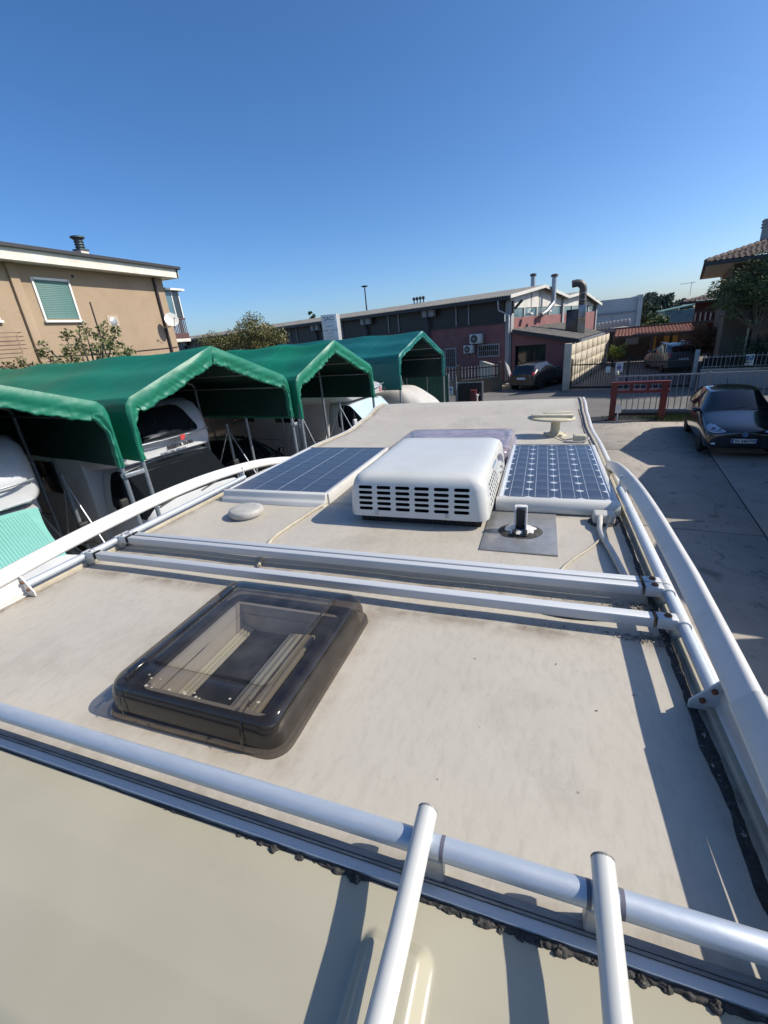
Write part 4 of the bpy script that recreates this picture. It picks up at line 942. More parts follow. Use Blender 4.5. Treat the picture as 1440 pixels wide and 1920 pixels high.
for x, y in ((SKx0+0.03, 0.98),(SKx1-0.03, 0.95),(SKx0+0.035,0.62)):
    c = MB(); c.box(x-0.008, x+0.008, y-0.025, y+0.025, 0.060, 0.083); c.box(x-0.004, x+0.004, y-0.04, y-0.025, 0.060, 0.072); c.build('hinge', MT['black'], sky1, bevel=0.002)
# well: light walls, blind housings and dark fly screen
g = MB(); D = -0.065
g.quad((WX0,WY0,0.0),(WX0,WY1,0.0),(WX0,WY1,D),(WX0,WY0,D)); g.quad((WX1,WY0,D),(WX1,WY1,D),(WX1,WY1,0.0),(WX1,WY0,0.0))
g.quad((WX0,WY1,0.0),(WX1,WY1,0.0),(WX1,WY1,D),(WX0,WY1,D)); g.quad((WX0,WY0,D),(WX1,WY0,D),(WX1,WY0,0.0),(WX0,WY0,0.0))
for a, b, c_, d in ((WX0-0.012,WX0,WY0-0.012,WY1+0.012),(WX1,WX1+0.012,WY0-0.012,WY1+0.012),(WX0,WX1,WY0-0.012,WY0),(WX0,WX1,WY1,WY1+0.012)):
    g.box(a, b, c_, d, -0.004, 0.034)
g.build('well', MT['well'], sky1, fixn=False)
g = MB(); g.box(WX0, WX1, WY0, WY1, D-0.01, D); g.build('fly_screen', MT['screen'], sky1)
for i in range(6):
    g = MB(); x = -0.618-0.0150*i; g.box(x-0.0125, x, WY0+0.004, WY1-0.03, -0.040+0.004*(i % 2), -0.020-0.0015*i); g.build('blind_slat', MT['blind'], sky1, bevel=0.0015)
for i in range(3):
    g = MB(); x = WX0+0.006+0.012*i; g.box(x, x+0.009, WY0+0.004, WY1-0.004, D+0.001, D+0.018-0.004*i); g.build('blind_slat', MT['blind'], sky1, bevel=0.0015)
g = MB(); g.box(-0.612, WX1, WY0+0.004, WY1-0.004, -0.050, -0.030); g.build('blind_cassette', MT['decal_grey'], sky1, bevel=0.002)
random.seed(21)
for k in range(14):
    g = MB(); x = random.uniform(SKx0+0.07, SKx1-0.07); y = SKy0+random.uniform(0.025,0.06); q = random.uniform(0.002,0.006)
    g.add([(x-q,y,0.0955),(x,y-q*0.6,0.0960),(x+q,y,0.0955),(x,y+q*0.7,0.0965)], [(0,1,2,3)]); g.build('dry_bit', MT['ivory'], sky1, fixn=False)

# ---------------------------------------------------------------- mushroom vent
g = MB(); T = Matrix.Translation((-1.443, 1.768, 0.0))
g.lathe([(0.076,0.0),(0.076,0.009),(0.087,0.011),(0.0895,0.016),(0.0895,0.034),(0.086,0.040),(0.078,0.044),(0.05,0.046),(0.004,0.047)], 36, T)
part('mushroom_vent', g, MT['vent_grey'], smooth=40, label='round dirty mushroom vent cap')

# ---------------------------------------------------------------- air conditioner
AX0, AX1, AY0, AY1 = -0.842, -0.190, 1.762, 2.66
g = MB(); rings = []
for ins, z, r in ((0.0,0.042,0.050),(0.0,0.065,0.050),(0.006,0.13,0.050),(0.012,0.178,0.050),(0.017,0.200,0.055),(0.026,0.218,0.060),(0.040,0.229,0.06),(0.062,0.2350,0.06),(0.10,0.237,0.05)):
    f = 1.0+max(0, z-0.17)*1.2
    rings.append(rrect(AX0+ins, AX1-ins, AY0+ins*f, AY1-ins*1.6, r, z, 8))
g.loops(rings, cap0=True, cap1=True)
ac = part('air_conditioner', g, [MT['white_gloss'], MT['black_matt']], smooth=40, label='white rooftop air conditioner with slotted front')
ct = MB()
def capsule(w, h, n=6):
    o = []; r = h/2
    for cx, a0 in ((w/2-r,-90),(-w/2+r,90)):
        for i in range(n+1): a = R(a0+180*i/n); o.append((cx+r*math.cos(a), r*math.sin(a)))
    return o
for i in range(6):
    for j in range(5):
        T = Matrix(((1,0,0,-0.752+0.0895*i),(0,0,1,AY0-0.03),(0,1,0,0.080+0.0250*j),(0,0,0,1)))
        ct.prism(capsule(0.068, 0.0150), 0, 0.075, T, 1)
for i in range(7):
    for j in range(5):
        if (i+j) > 8: continue
        T = Matrix(((0,0,-1,AX1+0.03),(1,0,0,1.89+0.050*i+0.012*(j % 2)),(0,1,0,0.078+0.024*j),(0,0,0,1)))
        ct.prism(capsule(0.032, 0.012, 4), 0, 0.07, T, 1)
co = ct.build('cutter', [MT['white_gloss'], MT['black_matt']], MH, (0, 0, RZ))
bo = ac.modifiers.new('b', 'BOOLEAN'); bo.operation = 'DIFFERENCE'; bo.object = co; bo.solver = 'EXACT'
bake(ac); bpy.data.objects.remove(co)
ac.data.set_sharp_from_angle(angle=R(40))
g = MB(); g.box(AX0+0.045, AX1-0.035, AY0+0.040, AY1-0.05, 0.0, 0.044)
for i in range(26): g.box(AX0+0.055+0.0213*i, AX0+0.065+0.0213*i, AY0+0.034, AY0+0.041, 0.004, 0.042)
g.build('base', MT['rubber'], ac, bevel=0.003)
for x, z in ((-0.700,0.062),(-0.368,0.062)):
    b = MB(); b.lathe([(0.011,0),(0.011,0.003),(0.006,0.006)], 14, Matrix.Translation((x, AY0+0.003, z)) @ Matrix.Rotation(R(90), 4, 'X')); b.build('screw', MT['alu_dull'], ac, smooth=40)
def side_decal(poly, mt, name='decal'):
    T = Matrix(((0,0,1,AX1-0.0005),(1,0,0,0),(0,1,0,0),(0,0,0,1)))
    d = MB()
    n = len(poly); vs = []
    for y, z in poly:
        z -= 0.03; ins = 0.0 if z < 0.065 else 0.006*(z-0.065)/0.075 if z < 0.14 else 0.006+0.006*(z-0.14)/0.048
        vs.append((AX1-ins+0.0012, y+0.11, z))
    d.add(vs, [tuple(range(n))]); d.build(name, mt, ac)
side_decal([(2.18,0.225),(2.24,0.223),(2.33,0.205),(2.40,0.17),(2.43,0.12),(2.36,0.155),(2.28,0.178),(2.20,0.20)], MT['decal_grey'])
side_decal([(2.26,0.155),(2.34,0.135),(2.40,0.10),(2.39,0.095),(2.33,0.125),(2.26,0.145)], MT['decal_grey'])
side_decal([(2.22,0.130),(2.32,0.105),(2.36,0.092),(2.31,0.098),(2.22,0.120)], MT['decal_grey'])
for k in range(5):
    side_decal([(1.965+0.03*k,0.222),(1.985+0.03*k,0.222),(1.99+0.03*k,0.234),(1.97+0.03*k,0.234)], MT['text_blue'], 'blue_lettering')

# ---------------------------------------------------------------- solar panels
def solar(name, x0, x1, y0, y1, z, nc, nr, cm, back, label, chamfer, spoiler):
    g = MB(); fw = 0.012
    for a in ((x0,x1,y0,y0+fw),(x0,x1,y1-fw,y1),(x0,x0+fw,y0+fw,y1-fw),(x1-fw,x1,y0+fw,y1-fw)): g.box(*a, z-0.03, z+0.001)
    p = part(name, g, MT['alu'], bevel=0.001, label=label)
    g = MB(); g.box(x0+fw-0.001, x1-fw+0.001, y0+fw-0.001, y1-fw+0.001, z-0.010, z-0.003); g.build('backsheet', back, p)
    ix0, ix1, iy0, iy1 = x0+fw+0.008, x1-fw-0.008, y0+fw+0.01, y1-fw-0.01
    cw = (ix1-ix0)/nc; ch = (iy1-iy0)/nr
    hw = cw/2-(0.0014 if chamfer else 0.0016); hh = ch/2-0.0016; c = 0.17*cw if chamfer else 0.0
    poly = [(-hw+c*1.0,-hh),(hw-c*1.0,-hh),(hw,-hh+c*0.8),(hw,hh-c*0.8),(hw-c*1.0,hh),(-hw+c*1.0,hh),(-hw,hh-c*0.8),(-hw,-hh+c*0.8)] if c else [(-hw,-hh),(hw,-hh),(hw,hh),(-hw,hh)]
    m = MB(); m.prism(poly, 0, 0.0012); me = m.mesh('cell', cm)
    for i in range(nc):
        for j in range(nr):
            put('cell', me, p, (ix0+cw*(i+0.5), iy0+ch*(j+0.5), z-0.003))
    m = MB()
    for i in range(nc):
        for q in ((-0.25, 0.25) if chamfer else ()):
            x = ix0+cw*(i+0.5+q); m.box(x-0.0008, x+0.0008, iy0, iy1, z-0.0018, z-0.0014)
        if not chamfer and i:
            x = ix0+cw*i; m.box(x-0.0013 if i == 2 else x-0.0007, x+0.0013 if i == 2 else x+0.0007, iy0, iy1, z-0.0018, z-0.0014)
    if m.v: m.build('busbar', MT['backsheet'], p)
    return p
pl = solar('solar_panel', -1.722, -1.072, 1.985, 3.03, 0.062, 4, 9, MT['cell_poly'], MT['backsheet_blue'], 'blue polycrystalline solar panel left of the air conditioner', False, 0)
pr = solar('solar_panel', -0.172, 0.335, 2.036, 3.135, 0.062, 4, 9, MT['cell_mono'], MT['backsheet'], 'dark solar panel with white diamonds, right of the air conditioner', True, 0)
def spoiler(x0, x1, prof, mt, parent):
    g = MB(); T = Matrix(((0,0,1,0),(1,0,0,0),(0,1,0,0),(0,0,0,1)))
    g.prism(prof, x0, x1, T); o = g.build('panel_fairing', mt, parent, bevel=0.0015, smooth=45); return o
spoiler(-1.735, -1.070, [(1.986,0.064),(1.976,0.064),(1.967,0.060),(1.962,0.050),(1.958,0.036),(1.952,0.028),(1.944,0.024),(1.938,0.016),(1.934,0.006),(1.930,0.0),(1.986,0.0)], MT['white_gloss'], pl)
spoiler(-0.182, 0.352, [(2.040,0.064),(2.028,0.064),(2.016,0.060),(2.006,0.050),(1.999,0.036),(1.996,0.020),(1.998,0.006),(2.004,0.0),(2.040,0.0)], MT['white_gloss'], pr)
# side carriers under both panels
for x0, x1, y0, y1, par in ((-1.735,-1.715,1.99,3.03,pl),(-1.078,-1.062,1.99,3.03,pl),(-0.182,-0.168,2.04,3.13,pr),(0.331,0.348,2.04,3.13,pr)):
    g = MB(); g.box(x0, x1, y0, y1, 0.0, 0.058); g.build('panel_carrier', MT['white_paint'], par, bevel=0.002)

# ---------------------------------------------------------------- front skylight, weathered purple
g = MB(); FX0, FX1, FY0, FY1 = -1.04, -0.165, 2.80, 3.56
g.loops([rrect(FX0+i, FX1-i, FY0+i, FY1-i, 0.06, z, 6) for i, z in ((0,0.0),(0.002,0.03),(0.012,0.034),(0.016,0.07),(0.03,0.092),(0.055,0.10),(0.12,0.104))], cap1=True)
fs = part('skylight', g, MT['purple'], smooth=45, label='weathered purple tinted skylight beyond the air conditioner')
g = MB(); g.loops([rrect(FX0+i, FX1-i, FY0+i, FY1-i, 0.05, z, 5) for i, z in ((0.02,0.0),(0.02,0.03),(0.05,0.04))], cap1=True); g.build('base_frame', MT['grey_plastic'], fs, smooth=40)
for x in (FX0+0.07, FX1-0.07):
    for y in (FY0+0.10, FY1-0.2):
        c = MB(); c.box(x-0.012, x+0.012, y-0.03, y+0.03, 0.05, 0.098); c.build('hinge', MT['dark_brown'], fs, bevel=0.002)

# ---------------------------------------------------------------- patch plate with dish-mast bracket
g = MB(); g.box(-0.205, 0.089, 1.578, 1.992, -0.004, 0.0045); pp_ = part('patch_plate', g, MT['plate_alu'], bevel=0.0008)
g = MB(); C0 = Vector((-0.058, 1.775, 0.0045))
def blob(u, v):
    a = u*2*math.pi; rr = 0.082*(1+0.10*math.cos(2*a)+0.11*nz(math.cos(a)*2, math.sin(a)*2, 5))*(1-v)
    return (C0.x+rr*math.cos(a)*1.02, C0.y+rr*math.sin(a)*1.05, C0.z+0.0005+0.009*min(1, v*5)*(0.8+0.5*nz(rr*60*math.cos(a), rr*60*math.sin(a), 2)))
g.grid(blob, 60, 12); g.build('sealant_pad', MT['sealant'], pp_, smooth=180)
g = MB(); 
def blob2(u, v):
    a = u*2*math.pi; rr = 0.064*(1+0.16*nz(math.cos(a)*2.5, math.sin(a)*2.5, 8))*(1-v)
    return (C0.x+rr*math.cos(a), C0.y+0.008+rr*math.sin(a), C0.z+0.006+0.010*min(1, v*3)*(0.85+0.4*nz(rr*70*math.cos(a), rr*70*math.sin(a), 4)))
g.grid(blob2, 50, 10); g.build('white_foot', MT['white_paint'], pp_, smooth=180)
g = MB()
for sx in (-1, 1):
    T = Matrix(((0,0,1,C0.x+sx*0.0225-0.0035),(1,0,0,C0.y),(0,1,0,C0.z),(0,0,0,1)))
    g.prism([(-0.030,0.01),(0.042,0.01),(0.030,0.09),(0.022,0.112),(0.0,0.112),(-0.008,0.09)], 0, 0.007, T)
g.box(C0.x-0.0225, C0.x+0.0225, C0.y+0.004, C0.y+0.03, 0.108, 0.116)
g.build('bracket_cheek', MT['white_paint'], pp_, bevel=0.0015)
g = MB(); g.box(C0.x-0.017, C0.x+0.017, C0.y-0.01, C0.y+0.036, 0.01, 0.108); g.box(C0.x-0.030, C0.x-0.014, C0.y-0.062, C0.y-0.026, 0.006, 0.026); g.box(C0.x+0.014, C0.x+0.030, C0.y-0.062, C0.y-0.026, 0.006, 0.026)
g.box(C0.x-0.03, C0.x+0.03, C0.y-0.066, C0.y-0.058, 0.006, 0.018)
g.build('pivot_block', MT['black'], pp_, bevel=0.003)

# ---------------------------------------------------------------- disc aerial and cable boxes
AC0 = Vector((0.115, 3.775, zroof(0.115, 3.775)))
T = Matrix.Translation(AC0)
g = MB(); g.lathe([(0.088,0),(0.086,0.008),(0.060,0.022),(0.040,0.030),(0.036,0.045),(0.035,0.10),(0.040,0.112),(0.075,0.120),(0.095,0.128)], 28, T)
for a in range(5):
    ca, sa = math.cos(R(a*72+18)), math.sin(R(a*72+18)); g.tube([AC0+Vector((ca*0.078,sa*0.078,0.004)), AC0+Vector((ca*0.078,sa*0.078,0.020))], 0.013, 8)
ae = part('disc_aerial', g, MT['yellowed'], smooth=40, label='yellowed disc aerial on a flanged stem')
g = MB(); T2 = Matrix.Translation(AC0+Vector((-0.035,-0.02,0.130))) @ Matrix.Rotation(R(2), 4, 'Y') @ Matrix.Diagonal((1,0.78,1,1))
g.lathe([(0.06,0),(0.176,0.006),(0.184,0.012),(0.180,0.022),(0.150,0.028),(0.02,0.031)], 40, T2)
g.bar(T2 @ Vector((-0.150,-0.03,0.036)), T2 @ Vector((0.155,-0.005,0.040)), 0.10, 0.020)
g.bar(T2 @ Vector((-0.06,0.06,0.040)), T2 @ Vector((0.15,0.075,0.046)), 0.07, 0.024)
g.build('disc', MT['yellowed'], ae, bevel=0.002, smooth=35)
def cable(pts, r, mt, name='cable', n=8, label=None):
    P = [Vector(p) for p in pts]; out = []
    for i in range(len(P)-1):
        p0 = P[max(i-1,0)]; p1 = P[i]; p2 = P[i+1]; p3 = P[min(i+2,len(P)-1)]
        for k in range(8):
            t = k/8; out.append(0.5*((2*p1)+(p2-p0)*t+(2*p0-5*p1+4*p2-p3)*t*t+(3*p1-p0-3*p2+p3)*t**3))
    out.append(P[-1]); g = MB(); g.tube(out, r, n); return part(name, g, mt, smooth=60, label=label)
g = MB(); g.box(0.235,0.322,1.905,1.975,0.0,0.046); jb = part('cable_box', g, MT['grey_plastic'], bevel=0.012, seg=4)
g = MB()
def blob3(u, v):
    a = u*2*math.pi; rr = 0.058*(1+0.15*nz(math.cos(a)*2, math.sin(a)*2, 11))*(1-v)
    return (0.278+rr*1.05*math.cos(a), 1.94+rr*0.95*math.sin(a), 0.001+0.006*min(1, v*5)*(0.8+0.6*nz(rr*80*math.cos(a), rr*80*math.sin(a), 6)))
g.grid(blob3, 48, 9); g.build('sealant_pad', MT['sealant'], jb, smooth=180)
g = MB(); g.box(0.236,0.325,3.46,3.53,0.0,0.05); jb2 = part('cable_box', g, MT['yellowed'], bevel=0.01, seg=3)
cable([(0.262,1.915,0.034),(0.257,1.875,0.030),(0.256,1.83,0.014),(0.259,1.74,0.0125),(0.270,1.66,0.0125),(0.279,1.58,0.0125),(0.290,1.46,0.0125),(0.293,1.40,0.0125)], 0.0115, MT['grey_plastic'], 'conduit', 12)
cable([(0.296,1.912,0.036),(0.300,1.885,0.050),(0.285,1.84,0.040),(0.255,1.76,0.010),(0.205,1.66,0.006),(0.150,1.57,0.006),(0.112,1.50,0.006),(0.088,1.44,0.006),(0.07,1.37,0.006)], 0.0042, MT['ivory'])
cable([(-1.085,2.30,0.010),(-1.082,2.05,0.010),(-1.075,1.96,0.012),(-1.092,1.88,0.010),(-1.105,1.76,0.009),(-1.120,1.62,0.008),(-1.122,1.53,0.008),(-1.105,1.45,0.008),(-1.07,1.36,0.008),(-1.03,1.27,0.008)], 0.0075, MT['ivory'], 'cable', 10)
# ribbed black hose running between the bars
pts = []; rs = []
for i in range(260):
    t = i/259; pts.append((-0.80+0.98*t, 1.232-0.020*math.sin(t*3.1)-0.02*t, 0.010)); rs.append(0.0085 if i % 3 else 0.0068)
g = MB(); g.tube(pts, rs, 8); part('ribbed_hose', g, MT['galv'], smooth=60)
cable([(-1.02,1.22,0.006),(-0.7,1.235,0.006),(-0.4,1.20,0.006),(-0.1,1.215,0.006),(0.1,1.18,0.006),(0.27,1.20,0.006)], 0.004, MT['black'])
cable([(0.115,3.70,0.008),(0.15,3.60,0.006),(0.18,3.52,0.005),(0.236,3.49,0.02)], 0.005, MT['ivory'])
cable([(0.322,3.49,0.03),(0.34,3.46,0.03),(0.30,3.43,0.012),(0.22,3.44,0.006),(0.17,3.47,0.005)], 0.006, MT['grey_plastic'])
# debris on the roof
random.seed(11)
g = MB()
for _ in range(130):
    x = random.uniform(-1.75, 0.3); y = random.uniform(0.5, 4.0)
    if SKx0 < x < SKx1 and SKy0 < y < SKy1: continue
    a = random.random()*6.28; l = random.uniform(0.0015, 0.005)
    z = zroof(x, y)+0.0004; c, s = math.cos(a)*l, math.sin(a)*l
    g.add([(x-c,y-s,z),(x+c*0.3+s*0.3,y+s*0.3-c*0.3,z+0.001),(x+c,y+s,z),(x+c*0.2-s*0.3,y+s*0.2+c*0.3,z+0.0015)], [(0,1,2,3)])
o = part('crumb', g, MT['dark_brown'], fixn=False); o['kind'] = 'stuff'

g = MB(); random.seed(33)
for _ in range(420):
    if random.random() < 0.6: x = 0.345-abs(random.gauss(0,0.05)); y = random.choice((1.125,1.285,1.215))+random.gauss(0,0.012)
    else: x = random.uniform(-0.3,0.34); y = random.choice((1.128,1.288))+random.gauss(0,0.006)
    a = random.random()*6.28; l = random.uniform(0.002,0.008)*(1.0 if x > 0.2 else 0.6); z = zroof(x,y)+0.0005; c, q = math.cos(a)*l, math.sin(a)*l
    g.add([(x-c,y-q,z),(x+q*0.5,y-c*0.5,z+0.003),(x+c,y+q,z+0.001),(x-q*0.4,y+c*0.4,z+0.004)], [(0,1,2,3)])
o = part('leaf_debris', g, MT['seal_brown'], fixn=False); o['kind'] = 'stuff'
# ================================================================== TARPAULIN TENTS
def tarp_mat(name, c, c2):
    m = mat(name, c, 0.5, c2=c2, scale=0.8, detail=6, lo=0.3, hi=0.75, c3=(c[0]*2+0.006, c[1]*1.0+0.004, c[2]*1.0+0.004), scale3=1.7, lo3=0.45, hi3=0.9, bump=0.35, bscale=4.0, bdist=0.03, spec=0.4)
    # back faces coloured darker, putting the tents' inner shade into the cloth
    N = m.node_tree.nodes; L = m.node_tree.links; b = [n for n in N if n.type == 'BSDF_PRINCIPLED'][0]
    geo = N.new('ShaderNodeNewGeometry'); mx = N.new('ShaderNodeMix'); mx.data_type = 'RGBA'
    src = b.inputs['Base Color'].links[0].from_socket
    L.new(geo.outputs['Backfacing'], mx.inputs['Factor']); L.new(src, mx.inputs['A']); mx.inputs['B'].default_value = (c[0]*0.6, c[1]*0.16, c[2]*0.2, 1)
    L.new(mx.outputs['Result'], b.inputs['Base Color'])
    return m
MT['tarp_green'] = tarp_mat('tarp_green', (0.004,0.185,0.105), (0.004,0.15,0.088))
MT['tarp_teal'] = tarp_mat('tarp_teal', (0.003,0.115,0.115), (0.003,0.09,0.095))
MT['hem_tarp_green'] = mat('hem_green', (0.007,0.17,0.10), 0.45, c2=(0.006,0.135,0.08), scale=1.2, detail=5, bump=0.3, bscale=7.0, bdist=0.02, spec=0.5)
MT['hem_tarp_teal'] = mat('hem_teal', (0.005,0.15,0.13), 0.45, c2=(0.004,0.12,0.11), scale=1.2, detail=5, bump=0.3, bscale=7.0, bdist=0.02, spec=0.5)
MT['tent_pole'] = mat('tent_pole', (0.27,0.31,0.34), 0.45, 0.5, c2=(0.20,0.23,0.26), scale=12)

def tent(pl, prr, zel, zer, zr, zd, L, hs, mt, label, hem=0.24, back_z=0.9, name='tarpaulin_tent', group='green tarpaulin tents in a row', detail=1.0, seed=1, purl=2):
    pl = Vector((pl[0], pl[1], 0)); pr_ = Vector((prr[0], prr[1], 0)); w = (pr_-pl).length
    rz = math.atan2(pr_.y-pl.y, pr_.x-pl.x)
    E = empty(name, pl, rz); tag(E, label, 'tent', group)
    # profile as a dense polyline
    key = [(0,zd),(0,zel-0.16),(0.02,zel-0.06),(0.09,zel+0.02)]
    key2 = [(w-0.09,zer+0.02),(w-0.02,zer-0.06),(w,zer-0.16),(w,zd)]
    pts = key+[(w/2-0.10,zr-0.035),(w/2,zr),(w/2+0.10,zr-0.035)]+key2
    dense = []
    for (a, b), (c, d) in zip(pts, pts[1:]):
        n = max(1, int(math.hypot(c-a, d-b)/(0.025/detail)))
        for i in range(n): dense.append((a+(c-a)*i/n, b+(d-b)*i/n))
    dense.append(pts[-1]); N = len(dense)
    def nrm(i):
        a = dense[max(i-2,0)]; b = dense[min(i+2,N-1)]; tx, tz = b[0]-a[0], b[1]-a[1]; l = math.hypot(tx, tz) or 1
        return (-tz/l, tx/l)                                  # outward
    def surf(i, s):
        x, z = dense[i]; nx, nz_ = nrm(i)
        k = 0.0
        if z > min(zel, zer)-0.02:
            side = (x/(w/2)) if x < w/2 else (w-x)/(w/2)
            k -= 0.055*math.sin(math.pi*min(1, side*1.0)*purl)**2*0.8
            k -= 0.045*math.sin(math.pi*((s/hs) % 1.0))**2
        else:
            k += 0.05*nz(s*1.3, z*1.5, seed)*min(1.0, (zel-z)*2)
        k += 0.020*nz(x*1.1, s*0.9, seed+3.0)+0.006*nz(x*5, s*4+z*6, seed)
        k += 0.010*abs(nz(x*1.0+z, s*7, seed+9))*max(0, 1-s/1.2)
        fr_ = min(1.0, s/0.12); k *= fr_
        return Vector((x+nx*k, s, z+nz_*k))
    ns = int(L/0.14*detail)
    g = MB(); g.loops([[surf(i, L*(j/ns)) for i in range(N)] for j in range(ns+1)], closed=False)
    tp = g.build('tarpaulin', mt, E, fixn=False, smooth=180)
    # gathered hem wrapped round the front hoop
    def dh(i):
        x, z = dense[i]
        roofy = min(1, max(0, (z-(zel-0.35))/0.35))
        return 0.075+(hem-0.075)*roofy
    J = 12; rows = []
    for j in range(J+1):
        q = j/J; ring = []
        for i in range(N):
            x, z = dense[i]; nx, nz_ = nrm(i); arc = i*0.025/detail
            d = dh(i)*q*(1+0.16*nz(arc*3.0, seed)*q+0.14*nz(arc*14, seed+4)*q*q)
            rg = lambda t, o: abs(nz(t, 0.25*q, seed+o))
            fold = 0.022*nz(arc*2.2+q*0.8, 0.3*q, seed+2)+0.030*q*rg(arc*5.0+q*2.8, 7.0)+0.036*q**1.4*rg(arc*12.0-q*2.2, 15.0)+0.030*q*q*rg(arc*27+q*2.0, 25.0)-0.018*q
            y = -0.022*math.sin(math.pi*min(1, q*1.5))-0.012*q-fold*min(1, q*4)
            ring.append(Vector((x-nx*d+nx*0.004, y, z-nz_*d+nz_*0.004)))
        rows.append(ring)
    rows.append([p+Vector((0,0.09,0.01)) for p in rows[-1]])
    g = MB(); g.loops(rows, closed=False); g.build('gathered_hem', MT['hem_'+mt.name], tp, fixn=False, smooth=180)
    # welded seams across the cloth
    for q in range(1, int(L/1.45)+1):
        s0 = 1.45*q; 
        if s0 > L-0.1: break
        ring = []
        for e, off in ((-0.022,0.0005),(-0.018,0.0035),(0.018,0.0035),(0.022,0.0005)):
            ring.append([surf(i, s0+e)+Vector((nrm(i)[0]*off, 0, nrm(i)[1]*off)) for i in range(N)])
        g = MB(); g.loops(ring, closed=False); g.build('seam', mt, tp, fixn=False)
    # closed back
    g = MB(); top = [surf(i, L-0.03) for i in range(0, N, 4)]
    g.loops([top, [Vector((p.x, p.y, back_z)) for p in top]], closed=False); g.build('back_curtain', mt, tp, fixn=False)
    # frame
    R0 = 0.030
    nh = int(round(L/hs))
    for k in range(nh+1):
        s = min(k*hs, L-0.06)+0.03
        for x, ze in ((0.03, zel),(w-0.03, zer)):
            g = MB(); g.tube([(x, s, 0.0),(x, s, ze-0.14)], R0, 10); g.build('leg', MT['tent_pole'], E, smooth=50)
            g = MB(); g.box(x-0.09, x+0.09, s-0.09, s+0.09, 0, 0.012); g.build('foot', MT['tent_pole'], E)
        g = MB(); g.tube([(0.03,s,zel-0.15),(0.06,s,zel-0.09),(0.14,s,zel-0.05),(w/4,s,(zel+zr)/2-0.13),(w/2,s,zr-0.10),(w*0.75,s,(zer+zr)/2-0.13),(w-0.14,s,zer-0.05),(w-0.06,s,zer-0.09),(w-0.03,s,zer-0.15)], R0, 10); g.build('rafter', MT['tent_pole'], E, smooth=50)
    for x, z in ((w/2,zr-0.13),(w/4,(zel+zr)/2-0.20),(3*w/4,(zer+zr)/2-0.20),(0.05,zel-0.2),(w-0.05,zer-0.2)):
        g = MB(); g.tube([(x,0.06,z),(x,L-0.05,z)], 0.018, 8); g.build('purlin', MT['tent_pole'], E)
    return E, w
TD = Vector((0.2,0.98)).normalized()
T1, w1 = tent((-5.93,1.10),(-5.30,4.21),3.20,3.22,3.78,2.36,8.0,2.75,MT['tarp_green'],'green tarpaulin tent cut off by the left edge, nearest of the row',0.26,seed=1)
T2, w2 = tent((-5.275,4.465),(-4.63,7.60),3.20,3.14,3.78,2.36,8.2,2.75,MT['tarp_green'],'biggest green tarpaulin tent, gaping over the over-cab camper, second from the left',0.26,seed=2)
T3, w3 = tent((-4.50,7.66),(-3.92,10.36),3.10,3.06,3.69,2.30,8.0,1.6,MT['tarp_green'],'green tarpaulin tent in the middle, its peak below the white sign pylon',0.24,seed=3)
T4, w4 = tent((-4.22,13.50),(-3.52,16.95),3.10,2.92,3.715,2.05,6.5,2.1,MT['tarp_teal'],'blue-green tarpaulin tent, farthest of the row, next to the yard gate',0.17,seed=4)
# clips that tie neighbouring legs together
def clip(parent_tent, x, z):
    g = MB(); g.box(x-0.02, x+0.26, -0.035, 0.02, z-0.03, z+0.03); c = g.build('leg_clamp', MT['galv'], parent_tent, bevel=0.006)
    for e in (0.0, 0.25):
        b = MB(); b.lathe([(0.045,-0.03),(0.045,0.03)], 10, Matrix.Translation((x+e, 0.03, z))); b.build('clamp_ring', MT['galv'], c)
clip(T1, w1-0.03, 2.24); clip(T2, w2-0.03, 2.22)
# stub posts and cross braces on the far sides
def brace(T, x, s, top, spread):
    g = MB(); g.tube([(x,s,0),(x,s,top)], 0.03, 10); g.build('stub_post', MT['tent_pole'], T, smooth=50)
    for e in (-spread, spread):
        g = MB(); g.tube([(x,s,top-0.12),(x,s+e,0.35)], 0.013, 6); g.build('brace', MT['galv'], T)
brace(T1, w1-0.10, 1.7, 2.15, 1.0); brace(T2, w2-0.10, 1.9, 2.2, 1.1); brace(T3, w3-0.10, 1.05, 2.22, 0.95); brace(T3, w3-0.15, 2.5, 2.2, 0.8); brace(T4, 1.9, 1.0, 2.3, 0.7)
# facing row, outside the frame on the right: their ridges throw the peaked shadows on the yard
RT = [(6.55,16.75),(6.22,13.25),(5.88,9.75),(5.72,6.25),(5.60,2.75),(5.45,-0.75)]
for k, (a, b) in enumerate(zip(RT, RT[1:])):
    a = Vector((a[0],a[1],0)); b = Vector((b[0],b[1],0)); d = (b-a).normalized()*0.10
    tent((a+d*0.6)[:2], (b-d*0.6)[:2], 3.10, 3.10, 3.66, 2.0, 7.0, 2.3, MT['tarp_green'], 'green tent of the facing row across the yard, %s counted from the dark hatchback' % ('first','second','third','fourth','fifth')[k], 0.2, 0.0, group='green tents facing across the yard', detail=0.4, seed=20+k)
# green privacy screen closing the last tent's far side
GS = empty('green_screen', (-3.45,17.35,0), math.atan2(0.2,-0.98)); tag(GS, 'ribbed dark green screen panels behind the blue-green tent', 'screen')
MT['screen_green'] = mat('screen_green', (0.012,0.085,0.065), 0.7, c2=(0.009,0.06,0.048), scale=3)
m = MB(); m.loops([[Vector((0.045*i, 0.018*((i//1) % 2), z)) for i in range(21)] for z in (0.05, 2.05)], closed=False); m.loops([[Vector((0.045*i, 0.018*((i//1) % 2)+0.012, z)) for i in range(21)] for z in (0.05, 2.05)], closed=False)
me = m.mesh('panel', MT['screen_green'], fixn=False)
for k in range(7): put('panel', me, GS, (0.91*k, 0, 0))
for k in range(8):
    g = MB(); g.tube([(0.91*k-0.005,0.03,0),(0.91*k-0.005,0.03,2.1)], 0.025, 8); g.build('post', MT['tent_pole'], GS)
from mathutils.bvhtree import BVHTree
